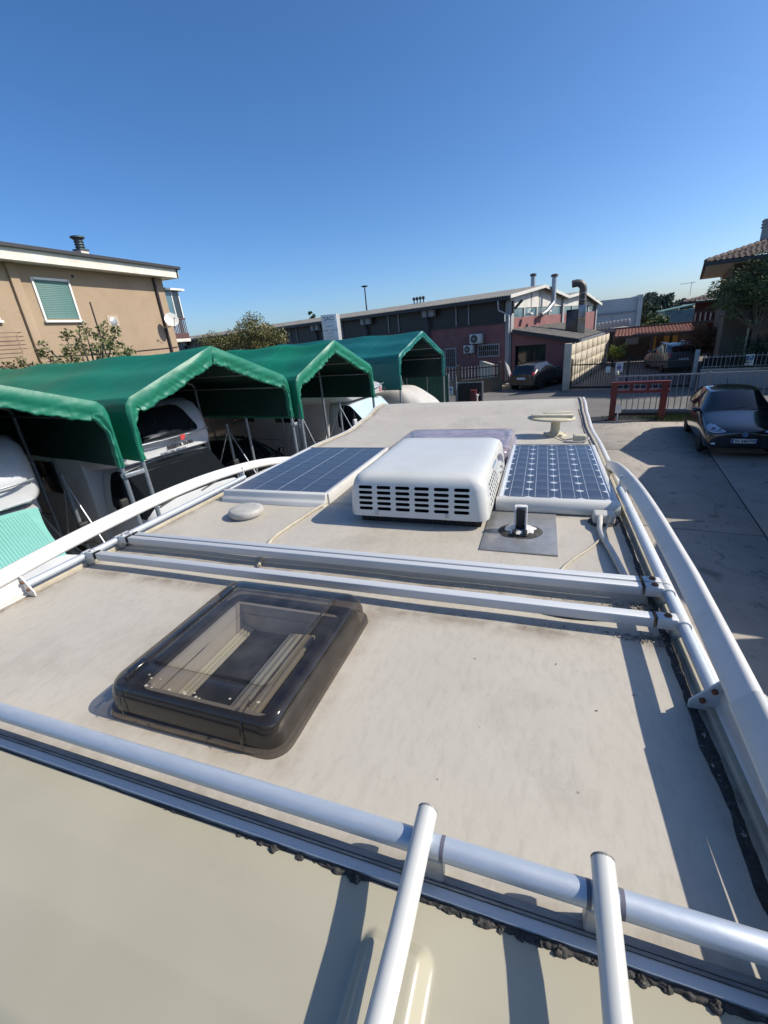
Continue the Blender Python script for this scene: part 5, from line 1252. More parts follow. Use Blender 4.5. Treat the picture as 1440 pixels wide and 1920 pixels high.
# ================================================================== VEHICLES
MT['car_black'] = mat('car_black', (0.012,0.014,0.019), 0.18, coat=1.0, spec=0.6)
MT['car_dark'] = mat('car_dark', (0.014,0.014,0.017), 0.22, coat=0.9)
MT['car_silver'] = mat('car_silver', (0.11,0.115,0.125), 0.35, 0.1, coat=0.4)
MT['car_white'] = mat('car_white', (0.52,0.535,0.545), 0.3, c2=(0.45,0.465,0.475), scale=2, coat=0.3)
MT['car_glass'] = mat('car_glass', (0.010,0.013,0.016), 0.05, spec=0.8)
MT['trim_black'] = mat('trim_black', (0.015,0.015,0.016), 0.6)
MT['chrome'] = mat('chrome', (0.65,0.67,0.70), 0.14, 0.95)
MT['lamp_clear'] = mat('lamp_clear', (0.55,0.60,0.68), 0.08, 0.6, c2=(0.25,0.28,0.33), scale=16, coat=1.0)
MT['lamp_red'] = mat('lamp_red', (0.40,0.012,0.012), 0.15, coat=1.0)
MT['plate_white'] = mat('plate_white', (0.72,0.74,0.76), 0.4)
MT['plate_blue'] = mat('plate_blue', (0.03,0.09,0.35), 0.4)
MT['blind_rib'] = mat('blind_rib', (0.17,0.42,0.38), 0.4)
MT['blind_green'] = mat('blind_green', (0.20,0.47,0.42), 0.25, c2=(0.17,0.42,0.37), scale=2, coat=0.6)
MT['blind_silver'] = mat('blind_silver', (0.50,0.62,0.68), 0.2, c2=(0.42,0.56,0.64), scale=1.2, coat=0.8)
MT['cloth'] = mat('cloth', (0.50,0.49,0.46), 0.85, c2=(0.43,0.42,0.39), scale=2, bump=0.3, bscale=8)

def split_parts(o, names, parent):
    """split a baked multi-material mesh into one object per material"""
    me = o.data; groups = {}
    for p in me.polygons: groups.setdefault(p.material_index, []).append(p)
    out = {}
    for mi, ps in groups.items():
        used = {}; vs = []; fs = []
        for p in ps:
            f = []
            for vi in p.vertices:
                if vi not in used: used[vi] = len(vs); vs.append(tuple(me.vertices[vi].co))
                f.append(used[vi])
            fs.append(tuple(f))
        comp = list(range(len(vs)))
        def root(a):
            while comp[a] != a: comp[a] = comp[comp[a]]; a = comp[a]
            return a
        for f in fs:
            for a in f[1:]: comp[root(a)] = root(f[0])
        isl = {}
        for f in fs: isl.setdefault(root(f[0]), []).append(f)
        for fl in isl.values():
            ids = sorted({a for f in fl for a in f}); mp_ = {a: i for i, a in enumerate(ids)}
            nm = bpy.data.meshes.new(names[mi]); nm.from_pydata([vs[a] for a in ids], [], [tuple(mp_[a] for a in f) for f in fl]); nm.materials.append(me.materials[mi])
            for p in nm.polygons: p.use_smooth = True
            out[mi] = put(names[mi], nm, parent)
    bpy.data.objects.remove(o); return out

def loft(stations, parent, mats, names, glass, sub=2, crease=None):
    """stations: (x, zb, zm, zbelt, zt, wb, wm, wbelt, wt). glass(i,k) -> material index of the strip k between stations i,i+1"""
    rings = []
    for x, zb, zm, zl, zt, wb, wm, wl, wt in stations:
        h = [(wb*0.75,zb),(wb*1.02,zb+0.02),(wm,zm),(wl,zl),(wt,zt-0.035),(wt*0.62,zt)]
        h = [(a*1.045, b) for a, b in h]; rings.append([Vector((x,-a,b)) for a, b in h]+[Vector((x,0,zt+0.012))]+[Vector((x,a,b)) for a, b in reversed(h)])
    n = len(rings[0]); vs = [q for r in rings for q in r]; fs = []; ms = []
    for i in range(len(rings)-1):
        for j in range(n-1):
            fs.append((i*n+j, (i+1)*n+j, (i+1)*n+j+1, i*n+j+1)); k = j if j < n//2 else n-2-j
            ms.append(glass(i, k))
        fs.append((i*n+n-1, (i+1)*n+n-1, (i+1)*n, i*n)); ms.append(2)
    for base, rev in ((0, False), ((len(rings)-1)*n, True)):
        for k in range(n//2):
            a, b, c, d = base+k, base+k+1, base+n-2-k, base+n-1-k
            q = (a, b, c, d) if b != c else (a, b, d)
            fs.append(tuple(reversed(q)) if rev else q); ms.append(0 if k > 0 else 2)
    me = bpy.data.meshes.new('car'); me.from_pydata(vs, [], fs)
    for m in mats: me.materials.append(m)
    for p, mi in zip(me.polygons, ms): p.material_index = mi; p.use_smooth = True
    bm = bmesh.new(); bm.from_mesh(me); bmesh.ops.recalc_face_normals(bm, faces=bm.faces)
    cl = bm.edges.layers.float.get('crease_edge') or bm.edges.layers.float.new('crease_edge')
    for e in bm.edges:
        if len(e.link_faces) == 2 and e.link_faces[0].material_index != e.link_faces[1].material_index: e[cl] = 0.55
    bm.to_mesh(me); bm.free()
    o = put('car', me); s = o.modifiers.new('s', 'SUBSURF'); s.levels = sub; s.render_levels = sub
    bake(o)
    global LB; LB = BVHTree.FromPolygons([v.co.copy() for v in o.data.vertices], [tuple(p.vertices) for p in o.data.polygons])
    return split_parts(o, names, parent)

def patch(name, outline, mt, parent, sgn=1, off=0.006, n=7):
    """a lamp lens laid on the lofted body: outline in (y, z), pressed on from the front (sgn=1) or the back (-1)"""
    cy = sum(p[0] for p in outline)/len(outline); cz = sum(p[1] for p in outline)/len(outline); rings = []
    for k in range(n, -1, -1):
        t = k/n; ring = []
        for y, z in outline:
            yy, zz = cy+(y-cy)*max(t,0.02), cz+(z-cz)*max(t,0.02)
            h = LB.ray_cast(Vector((3*sgn if sgn > 0 else -9, yy, zz)), Vector((-sgn, 0, 0)))[0]
            x = h.x if h else 0.0
            ring.append(Vector((x+sgn*(off+0.02*(1-t*t) if t < 0.999 else -0.01), yy, zz)))
        rings.append(ring)
    g = MB(); g.loops(rings, cap1=True); return g.build(name, mt, parent, smooth=60)

def wheel(parent, x, y, r, w=0.2, side=1):
    T = Matrix.Translation((x, y, r)) @ Matrix.Rotation(R(-90*side), 4, 'X')
    g = MB(); g.lathe([(r*0.62,-w/2),(r*0.93,-w/2),(r,-w*0.36),(r,w*0.36),(r*0.93,w/2),(r*0.62,w/2)], 28, T); wh = g.build('wheel', MT['rubber'], parent, smooth=40)
    g = MB(); g.lathe([(r*0.55,w*0.2),(r*0.62,w*0.45),(r*0.66,w*0.47),(r*0.66,w*0.1)], 24, T); g.build('rim', MT['chrome'], wh, smooth=40)
    for k in range(7):
        a = 2*math.pi*k/7; g = MB(); g.bar(T @ Vector((0.02,0,w*0.44)), T @ Vector((math.cos(a)*r*0.62, math.sin(a)*r*0.62, w*0.44)), r*0.13, 0.02, 0, T.to_3x3() @ Vector((0,0,1))); g.build('spoke', MT['chrome'], wh)
    g = MB(); g.lathe([(r*1.16,-0.02),(r*1.16,w*0.5-0.012)], 28, T); g.build('wheel_arch', MT['black_matt'], wh)

def hatchback(name, label, nose, hd, paint, L=3.9, W=1.65, H=1.47, kind='car', group=None):
    hd = Vector((hd[0],hd[1],0)).normalized(); E = empty(name, (nose[0],nose[1],0), math.atan2(hd.y, hd.x)); tag(E, label, kind, group)
    k = L/3.9; h = H/1.47; w = W/2
    S = [(0.0,0.26,0.42,0.56,0.64,w*0.72,w*0.74,w*0.70,w*0.56),
         (-0.10,0.20,0.45,0.64,0.74,w*0.86,w*0.90,w*0.86,w*0.66),
         (-0.35,0.27,0.50,0.74,0.82,w*0.93,w*0.985,w*0.95,w*0.74),
         (-0.98,0.27,0.52,0.90,0.965,w*0.95,w,w*0.97,w*0.80),
         (-1.08,0.27,0.52,0.92,1.0,w*0.95,w,w*0.97,w*0.80),
         (-1.45,0.27,0.52,0.94,1.25,w*0.95,w,w*0.97,w*0.71),
         (-1.80,0.27,0.52,0.95,1.425,w*0.95,w,w*0.97,w*0.66),
         (-2.45,0.27,0.52,0.97,1.47,w*0.95,w,w*0.97,w*0.665),
         (-3.15,0.27,0.52,0.99,1.435,w*0.95,w*0.99,w*0.96,w*0.65),
         (-3.50,0.27,0.52,1.00,1.34,w*0.93,w*0.98,w*0.94,w*0.63),
         (-3.78,0.24,0.54,0.97,1.04,w*0.88,w*0.94,w*0.90,w*0.66),
         (-3.88,0.27,0.54,0.88,0.95,w*0.82,w*0.90,w*0.86,w*0.64),
         (-3.90,0.30,0.52,0.72,0.80,w*0.78,w*0.84,w*0.80,w*0.60)]
    S = [(x*k,zb,zm*h,zl*h,zt*h,a,b,c,d) for x,zb,zm,zl,zt,a,b,c,d in S]
    def gl(i, kk):
        if kk == 0: return 2
        if kk == 3 and 4 <= i <= 8: return 1
        if kk in (4,5) and i in (4,5): return 1
        if kk in (4,5) and i == 9: return 1
        return 0
    loft(S, E, [paint, MT['car_glass'], MT['trim_black']], ['body','window','underbody'], gl)
    for x in (-0.72*k, -3.18*k):
        for sd in (-1, 1): wheel(E, x, sd*(w-0.085), 0.31, 0.2, sd)
    for sd in (-1, 1):
        pts = [(sd*(w*0.95), 0.70*h),(sd*(w*0.93),0.765*h),(sd*(w*0.84),0.80*h),(sd*(w*0.72),0.785*h),(sd*(w*0.58),0.73*h),(sd*(w*0.44),0.665*h),(sd*(w*0.46),0.645*h),(sd*(w*0.62),0.62*h),(sd*(w*0.80),0.61*h),(sd*(w*0.91),0.64*h)]
        hlp = patch('headlight', pts if sd > 0 else pts[::-1], MT['lamp_clear'], E)
        for yq, rq in ((0.78,0.062),(0.62,0.042)):
            hh = LB.ray_cast(Vector((3, sd*w*yq, 0.70*h)), Vector((-1,0,0)))[0]
            g = MB(); g.lathe([(rq*0.55,0.0),(rq,0.028),(rq*0.9,0.031),(rq*0.35,0.020)], 18, Matrix.Translation(((hh.x if hh else -0.15), sd*w*yq, 0.70*h)) @ Matrix.Rotation(R(90), 4, 'Y')); g.build('lamp_reflector', MT['chrome'], hlp, smooth=40)
        pts = [(sd*w*0.74+0.06*math.cos(R(a)), 0.345*h+0.04*math.sin(R(a))) for a in range(0,360,30)]
        patch('fog_lamp', pts, MT['chrome'], E)
        pts = [(sd*w*0.92,0.80*h),(sd*w*0.90,1.02*h),(sd*w*0.76,1.03*h),(sd*w*0.70,0.92*h),(sd*w*0.70,0.80*h)]
        patch('tail_light', pts, MT['lamp_red'], E, -1)
        T = Matrix.Translation((-1.30*k, sd*(w+0.09), 1.0*h)); g = MB(); g.lathe([(0.02,-0.09),(0.075,-0.06),(0.085,0.02),(0.05,0.06)], 14, T @ Matrix.Rotation(R(90), 4, 'Y') @ Matrix.Diagonal((0.75,1.25,1,1))); mr = g.build('door_mirror', paint, E, smooth=60)
        g = MB(); g.bar((-1.30*k,sd*(w-0.03),0.97*h),(-1.30*k,sd*(w+0.05),0.98*h),0.05,0.03); g.build('mirror_arm', MT['trim_black'], mr)
        for x in (-1.95*k,-2.75*k):
            g = MB(); g.box(x-0.09,x+0.09,sd*w*0.985-0.01,sd*w*0.985+0.02,0.80*h,0.83*h); g.build('door_handle', paint, E, bevel=0.006)
    for z0, z1, hw in ((0.49,0.56,0.36),(0.24,0.34,0.42)):
        patch('grille', [(-hw,z0*h),(hw,z0*h),(hw*0.96,z1*h),(-hw*0.96,z1*h)], MT['black_matt'], E, 1, 0.004)
    g = MB(); g.box(-3.93*k,-3.86*k,-0.26,0.26,0.62*h,0.73*h); g.build('rear_plate', MT['plate_white'], E)
    g = MB(); g.tube([(-2.9*k,0,1.46*h),(-3.05*k,0,1.60*h)], 0.008, 6); g.build('aerial', MT['trim_black'], E)
    for y0 in (-0.3, 0.25):
        g = MB(); g.tube([(-1.10*k,y0,1.015*h),(-1.18*k,y0+0.45,1.075*h)], 0.008, 6); g.build('wiper', MT['trim_black'], E)
    return E
# black hatchback facing us, right
PO_ = hatchback('parked_car', 'shiny black hatchback facing us at the right edge, parked in the tent shade', (4.82,13.05), (-0.12,-0.993), MT['car_black'])
g = MB(); g.box(0.0,0.022,-0.26,0.26,0.385,0.495); npl = g.build('number_plate', MT['plate_white'], PO_, bevel=0.004)
for sd in (-1, 1):
    g = MB(); g.box(0.0225,0.0235,sd*0.258-0.022 if sd > 0 else -0.258,0.258 if sd > 0 else -0.258+0.022+0.02,0.388,0.492); g.build('plate_band', MT['plate_blue'], npl)
PM = Matrix(((0,0,1,0.0245),(1,0,0,0),(0,1,0,0.440),(0,0,0,1)))
text_obj('plate_text', 'DH 246TW', 0.105, MT['text_black'], npl, PM, 0.0008, sx=0.92, bold=0.002)
g = MB(); g.lathe([(0.052,0),(0.060,0.004),(0.060,0.012),(0.052,0.014)], 24, Matrix.Translation((0.008,0,0.60)) @ Matrix.Rotation(R(90), 4, 'Y')); bd = g.build('badge_disc', MT['text_blue'], PO_)
g = MB(); g.tube([(0.024,0.057*math.cos(R(a)),0.60+0.057*math.sin(R(a))) for a in range(0,361,15)], 0.006, 6); g.build('badge_ring', MT['chrome'], bd)
BM = Matrix(((0,0,1,0.0245),(1,0,0,0),(0,1,0,0.622),(0,0,0,1))); text_obj('badge_letter', 'V', 0.058, MT['chrome'], bd, BM, 0.002)
BM = Matrix(((0,0,1,0.0245),(1,0,0,0),(0,1,0,0.582),(0,0,0,1))); text_obj('badge_letter', 'W', 0.066, MT['chrome'], bd, BM, 0.002)
# dark hatchback seen from behind, in front of the garage
hatchback('parked_car', 'dark hatchback seen from its tail, parked before the open garage', (0.62,30.55), (0.46,0.888), MT['car_dark'], L=3.95, W=1.72, H=1.5)
# silver people carrier behind the gate
MPV = hatchback('parked_car', 'silvery people carrier with roof rails behind the black gate', (7.35,36.2), (-0.13,0.99), MT['car_silver'], L=4.25, W=1.8, H=1.66)
for sd in (-1, 1):
    g = MB(); g.tube([(-1.9,sd*0.56,1.60),(-2.0,sd*0.57,1.69),(-3.5,sd*0.56,1.66),(-3.6,sd*0.55,1.58)], 0.02, 8); g.build('roof_rail', MT['chrome'], MPV, smooth=50)
# dark car under the middle tent
hatchback('parked_car', 'dark car hidden in the shade below the middle green tent', (-5.55,8.95), (0.98,-0.2), MT['car_black'], L=4.2, W=1.66, H=1.52)

def camper(name, label, front, hd, wind, text=None, win=True, ww=0.79, low=False):
    """over-cab motorhome; origin on the ground below the front of the over-cab, x forward"""
    hd = Vector((hd[0],hd[1],0)).normalized(); E = empty(name, (front[0],front[1],0), math.atan2(hd.y, hd.x)); tag(E, label, 'motorhome')
    g = MB(); T = Matrix.Translation((0,0,0))
    g.loops([[Vector((x,y,z)) for y, z in ((-1.08,0.45),(-1.10,0.6),(-1.10,2.75),(-1.02,2.9),(1.02,2.9),(1.10,2.75),(1.10,0.6),(1.08,0.45))] for x in (-6.3,-2.1 if low else -0.95)], cap0=True, cap1=True)
    g.build('body', MT['car_white'], E, bevel=0.02)
    # over-cab nose
    secs = []
    hi = ((-1.1,1.10,2.02,2.93),(-0.72,1.09,2.04,2.93),(-0.42,1.05,2.06,2.86),(-0.20,0.99,2.08,2.70),(-0.08,0.93,2.10,2.52),(-0.02,0.88,2.13,2.42),(0.0,0.82,2.18,2.34))
    lo = ((-2.2,1.10,2.02,2.88),(-1.6,1.09,2.04,2.78),(-1.0,1.06,2.06,2.62),(-0.5,1.02,2.08,2.48),(-0.2,0.98,2.10,2.40),(-0.05,0.90,2.13,2.35),(0.0,0.84,2.18,2.30))
    for x, hw, zb, zt in (lo if low else hi):
        r = min(0.16, (zt-zb)*0.42); secs.append([Vector((x+0.18*(abs(p.x)/hw)**4*-1, p.x, p.y)) for p in rrect(-hw, hw, zb, zt, r, 0, 6)])
    g = MB(); g.loops(secs, cap0=True, cap1=True); nose = g.build('over_cab', MT['car_white'], E, smooth=45)
    if win:
        def noseX(z):
            tab = [(2.34,0.0),(2.42,-0.02),(2.52,-0.08),(2.70,-0.20),(2.86,-0.42),(2.93,-0.72)]
            for (a, b), (c, d) in zip(tab, tab[1:]):
                if z <= c: return b+(d-b)*(z-a)/(c-a)
            return -0.8
        g = MB(); s1 = []
        for e, off in ((0.0,-0.03),(0.0,0.035),(0.03,0.05)):
            q = []
            for p in rrect(-0.74+e, 0.60-e, 0.0+e, 0.46-e, 0.10, 0, 6):
                zz = 2.42+p.y; t = p.y/0.46; xx = noseX(zz)+off-0.18*(abs(p.x)/0.95)**4
                q.append(Vector((xx, p.x*(1-0.10*t), zz)))
            s1.append(q)
        g.loops(s1)
        c = sum(s1[-1], Vector())/len(s1[-1]); q = s1[-1]; mids = [[c+(p-c)*k for p in q] for k in (1.0,0.75,0.5,0.25)]
        for r_ in mids:
            for p in r_: p.x = noseX(p.z)+0.05-0.18*(abs(p.y)/0.95)**4
        g.loops(mids, cap1=True); g.build('over_cab_window', MT['car_glass'], nose, smooth=60)
    g = MB(); g.tube([(-0.03-0.12*(abs(y)/0.9)**4, y, 2.385) for y in edges(-0.88,0.88,24)], 0.012, 6); g.build('moulding', MT['galv'], nose, smooth=60)
    # cab
    S = [(1.02,0.35,0.55,0.78,0.88,0.78,0.82,0.78,0.62),(0.90,0.28,0.6,0.95,1.08,0.90,0.95,0.90,0.70),(0.45,0.28,0.62,1.22,1.38,0.93,1.0,0.96,0.78),
         (0.34,0.28,0.62,1.28,1.47,0.93,1.0,0.97,ww+0.01),(0.02,0.28,0.62,1.34,1.80,0.93,1.0,0.97,ww),(-0.22,0.28,0.62,1.36,2.04,0.93,1.0,0.98,0.80),(-0.62,0.28,0.62,1.36,2.12,0.93,1.0,0.98,0.82),(-1.2,0.28,0.62,1.36,2.12,0.93,1.0,0.98,0.86)]
    def gl(i, kk):
        if kk == 0: return 2
        if kk in (4,5) and i in (3,4): return 3
        if kk == 3 and i in (3,4,5): return 1
        return 0
    loft(S, E, [MT['car_white'], MT['car_glass'], MT['trim_black'], wind], ['cab','side_window','underbody','windscreen'], gl)
    for x in (0.42,-4.4):
        for sd in (-1, 1): wheel(E, x, sd*0.96, 0.33, 0.22, sd)
    for sd in (-1, 1):
        g = MB(); g.box(0.05,0.13,sd*1.14-0.07,sd*1.14+0.07,1.38,1.70); mm_ = g.build('door_mirror', MT['trim_black'] if wind is not MT['blind_silver'] else MT['car_white'], E, bevel=0.03, seg=3)
        g = MB(); g.bar((0.08,sd*0.98,1.45),(0.08,sd*1.1,1.5),0.04,0.04); g.build('mirror_arm', MT['trim_black'], mm_)
        for q in (-4.2,-2.4):
            g = MB(); g.box(q-0.45,q+0.45,sd*1.10-0.018,sd*1.10+0.018,1.55,2.15); g.build('side_window', MT['car_glass'], E, bevel=0.015)
        for q, z, ww, hh in ((-1.55,0.85,0.34,0.40),(-3.3,0.8,0.60,0.42),(-5.2,0.85,0.34,0.34)):
            g = MB(); g.box(q-ww,q+ww,sd*1.10-0.008,sd*1.10+0.008,z-hh/2,z+hh/2); h_ = g.build('service_hatch', MT['car_white'], E, bevel=0.006)
            for e in ((q-ww,q+ww,z-hh/2-0.012,z-hh/2),(q-ww,q+ww,z+hh/2,z+hh/2+0.012),(q-ww-0.012,q-ww,z-hh/2,z+hh/2),(q+ww,q+ww+0.012,z-hh/2,z+hh/2)):
                g = MB(); g.box(e[0],e[1],sd*1.10-0.006,sd*1.10+0.006,e[2],e[3]); g.build('seal', MT['trim_black'], h_)
    for y0 in (-0.75,0.05):
        g = MB(); g.tube([(0.38,y0,1.45),(0.30,y0+0.65,1.54)], 0.012, 6); g.build('wiper', MT['trim_black'], E)
    g = MB(); g.box(0.36,0.60,-0.80,0.80,1.33,1.40); 
    for sd in (-1, 1):
        g = MB(); g.lathe([(0.13,0),(0.12,0.05),(0.04,0.07)], 16, Matrix.Translation((0.93,sd*0.66,0.82)) @ Matrix.Rotation(R(90), 4, 'Y')); g.build('headlight', MT['lamp_clear'], E, smooth=40)
    g = MB(); g.box(0.93,1.04,-0.55,0.55,0.55,0.80); g.build('grille', MT['black_matt'], E, bevel=0.02)
    return E, nose
V1, nose1 = camper('parked_motorhome', 'white over-cab motorhome lettered ROLLER TEAM under the biggest green tent', (-5.98,5.78), (0.98,-0.2), MT['car_glass'])
NM = Matrix(((0,-0.10,0.995,0.016),(1,0,0,0.12),(0,0.995,0.10,2.245),(0,0,0,1)))
text_obj('lettering', 'ROLLER TEAM', 0.080, MT['text_black'], nose1, NM, 0.012, bold=0.0035)
g = MB(); T = NM @ Matrix.Translation((0.02,0.105,0))
for k in range(4): g.prism([(-0.14+0.012*k,-0.012+0.024*k-0.03),(0.02,-0.006+0.022*k-0.03),(0.02,0.008+0.022*k-0.03),(-0.13+0.012*k,-0.008+0.024*k-0.03)], 0, 0.013, T)
g.build('emblem', MT['text_black'], nose1)
g = MB(); g.prism([(0.02,-0.04),(0.085,-0.03),(0.12,0.05),(0.02,0.05)], 0, 0.013, T); g.build('emblem', MT['text_red'], nose1)
V0, nose0 = camper('parked_motorhome', 'white over-cab motorhome with pale green windscreen blind, cut off at the left edge', (-6.20,2.68), (0.98,-0.2), MT['blind_green'], win=False, ww=0.70)
m = MB(); m.box(-0.004,0.004,0,0.66,0,0.004)
for k in range(40):
    y = -0.69+1.38*k/39
    g = MB(); g.bar((0.355,y,1.485),(-0.165,y*0.985,2.005),0.003,0.002,0,(0.7,0,0.7)); g.build('blind_rib', MT['blind_rib'], V0)
V2, nose2 = camper('parked_motorhome', 'white motorhome with silvery windscreen cover between the middle and the blue-green tent', (-4.55,11.86), (0.98,-0.2), MT['blind_silver'], win=False, low=True)
NM2 = Matrix(((0,-0.10,0.995,0.008),(1,0,0,0.50),(0,0.995,0.10,2.255),(0,0,0,1)))
text_obj('lettering', 'rap', 0.16, MT['text_black'], nose2, NM2 @ Matrix.Translation((0.12,0,0)), 0.012, bold=0.003)
text_obj('lettering', 't', 0.18, MT['text_red'], nose2, NM2 @ Matrix.Translation((-0.08,0.0,0)), 0.012, bold=0.006)
# cloth-covered vehicle under the blue-green tent
CV = MB()
def cov(u_, v_):
    a = u_*2*math.pi; b = v_*math.pi/2; e = 0.36
    c, s = math.cos(a), math.sin(a); sg = lambda t: (1 if t >= 0 else -1)*abs(t)**e
    r = math.cos(b)**0.42; k = 1+0.04*nz(c*2, s*2, v_*3)
    x = 1.75*sg(c)*r*k; y = 1.0*sg(s)*r*k; z = 1.95*math.sin(b)**0.8
    if x > 0.4: z *= 1-0.30*min(1, (x-0.4)/1.2)
    return Vector((x, y, z+0.04*nz(x*2, y*2, 3)+0.015*abs(nz(a*9, v_*2, 1))))
CV.grid(cov, 80, 26)
o = CV.build('covered_car', MT['cloth'], None, (-4.85,15.25,0), smooth=180); o.rotation_euler.z = math.atan2(-0.2,0.98)
tag(o, 'car under a pale grey cloth cover beneath the blue-green tent', 'covered car')
# ================================================================== FENCES, SIGNS, GREENERY
def bar_mesh(h, w, mt, tip=0.0):
    m = MB(); m.box(-w/2, w/2, -w/2, w/2, 0, h)
    if tip: m.add([(-w/2,-w/2,h),(w/2,-w/2,h),(w/2,w/2,h),(-w/2,w/2,h),(0,0,h+tip)], [(0,1,4),(1,2,4),(2,3,4),(3,0,4)])
    return m.mesh('bar', mt)
def along(a, b, n):
    a = Vector(a); b = Vector(b); return [a+(b-a)*(i/n) for i in range(n+1)]

# grey sliding yard fence
FE = empty('yard_fence', (2.62,19.03,0), math.atan2(-0.59,4.43)); tag(FE, 'grey steel bar fence of the yard behind the red frame', 'fence')
me = bar_mesh(1.24, 0.028, MT['fence_grey'])
Lf = 8.4
for k in range(44): put('bar', me, FE, (0.05+0.192*k, 0, 0.20))
for z0, z1, th in ((0.10,0.24,0.07),(1.43,1.48,0.05)):
    g = MB(); g.box(0, Lf, -th/2, th/2, z0, z1); g.build('rail', MT['fence_grey'], FE, bevel=0.004)
g = MB(); g.box(0, Lf, 0.05, 0.20, -0.02, 0.09); g.build('kerb', MT['dark_wall'], FE)
for x in (0.0, 2.9, 5.8, 8.4):
    g = MB(); g.box(x-0.04, x+0.04, -0.04, 0.04, 0, 1.52); g.build('post', MT['fence_grey'], FE)
g = MB(); g.lathe([(0.05,1.52),(0.06,1.54),(0.06,1.62),(0.03,1.66)], 12); g.build('warning_lamp', MT['yellowed'], FE, smooth=40)
# red portal frame
RFm = empty('portal_frame', (2.42,18.25,0), math.atan2(-0.16,1.62)); tag(RFm, 'dark red steel portal frame standing at the yard fence', 'steel frame')
for x in (0.06, 1.64):
    for e in (-0.075, 0.075):
        g = MB(); g.box(x-0.10, x+0.10, e-0.012, e+0.012, 0, 1.32) if 0 else g.box(x-0.10, x+0.10, e-0.011, e+0.011, 0, 1.28); g.build('leg_flange', MT['red_iron'], RFm)
    g = MB(); g.box(x-0.012, x+0.012, -0.064, 0.064, 0, 1.28); g.build('leg_web', MT['red_iron'], RFm)
    g = MB(); g.box(x-0.16, x+0.16, -0.13, 0.13, 0, 0.02); g.build('foot_plate', MT['red_iron'], RFm)
for z0, z1 in ((1.28,1.36),(0.97,1.07)):
    g = MB(); g.box(-0.08, 1.78, -0.09, 0.09, z0, z1); g.build('beam', MT['red_iron'], RFm, bevel=0.006)
for x in (0.6, 1.12):
    g = MB(); g.box(x-0.05, x+0.05, -0.05, 0.05, 1.07, 1.28); g.build('strut', MT['red_iron'], RFm)
# white stake sign
ST = empty('stake_sign', (2.62,17.85,0)); tag(ST, 'small blank white plate on a stake at the red frame', 'sign')
g = MB(); g.box(-0.02,0.02,-0.015,0.015,0,0.45); g.build('stake', MT['frame_white'], ST)
g = MB(); g.box(-0.10,0.10,-0.03,-0.014,0.32,0.60); g.build('plate', MT['frame_white'], ST, bevel=0.01)

# black gate across the forecourt
GA = empty('black_gate', (1.42,26.45,0), math.atan2(-1.3,5.2)); tag(GA, 'wide black bar gate in front of the forecourt', 'gate')
me = bar_mesh(1.40, 0.024, MT['fence_black'], 0.06); Lg = 5.36
for k in range(46): put('bar', me, GA, (0.06+0.1165*k, 0, 0.16))
for z0, z1 in ((0.09,0.20),(1.28,1.34)):
    g = MB(); g.box(0, Lg, -0.03, 0.03, z0, z1); g.build('rail', MT['fence_black'], GA)
for x in (0.0, 2.68, Lg):
    g = MB(); g.box(x-0.03, x+0.03, -0.032, 0.032, 0.06, 1.62); g.build('upright', MT['fence_black'], GA)
for x, hh in ((-0.14,1.68),(Lg+0.12,1.78)):
    g = MB(); g.box(x-0.09, x+0.09, -0.09, 0.09, 0, hh); g.build('post', MT['fence_grey'], GA, bevel=0.008)
def sign(name, label, M, w, h, mt, fn=None):
    E = empty(name, M=M); tag(E, label, 'sign'); g = MB(); g.box(-w/2, w/2, -0.006, 0.006, -h/2, h/2); p = g.build('plate', mt, E, bevel=0.003)
    if fn: fn(E)
    return E
def ringsign(E):
    RM = Matrix.Rotation(R(90), 4, 'X')
    g = MB(); g.lathe([(0.10,0.0065),(0.10,0.0085)], 24, RM @ Matrix.Translation((0,-0.01,0))); g.build('ring', MT['text_red'], E)
    g = MB(); g.lathe([(0.07,0.0085),(0.07,0.0100)], 24, RM @ Matrix.Translation((0,-0.01,0))); g.build('disc', MT['text_blue'], E)
    g = MB(); g.box(-0.10,0.10,-0.0085,-0.0065,0.13,0.16); g.build('print_line', MT['text_black'], E)
gz = math.atan2(-1.3,5.2); GM = fr((1.42,26.45,0), gz)
sign('gate_sign', 'white sign with a blue and red no-parking disc on the black gate', GM @ Matrix.Translation((2.28,-0.045,1.12)), 0.34, 0.46, MT['frame_white'], ringsign)
sign('gate_sign', 'smaller plain white notice on the black gate, left of the disc sign', GM @ Matrix.Translation((1.78,-0.045,1.02)), 0.22, 0.30, MT['frame_white'])
# bar fence on a low wall to the right, with dark netting, and the P sign
WF = empty('wall_fence', (6.95,25.0,0), math.atan2(-0.22,1.0)); tag(WF, 'bar fence on a low grey wall with dark netting, right of the gate', 'fence')
g = MB(); g.box(0, 12, -0.12, 0.12, 0, 0.86); g.build('low_wall', MT['conc_grey'], WF, bevel=0.01)
g = MB(); g.box(-0.02, 12.02, -0.15, 0.15, 0.86, 0.90); g.build('coping', MT['conc_panel'], WF)
me = bar_mesh(0.62, 0.022, MT['fence_grey'])
for k in range(76): put('bar', me, WF, (0.08+0.158*k, 0, 0.90))
for z in (0.98, 1.40):
    g = MB(); g.box(0, 12, -0.016, 0.016, z, z+0.03); g.build('rail', MT['fence_grey'], WF)
g = MB(); g.grid(lambda a, b: (12*a, 0.06+0.012*math.sin(a*90), 0.92+0.46*b), 160, 4); g.build('netting', MT['black_matt'], WF, fixn=False)
WM = fr((6.95,25.0,0), math.atan2(-0.22,1.0))
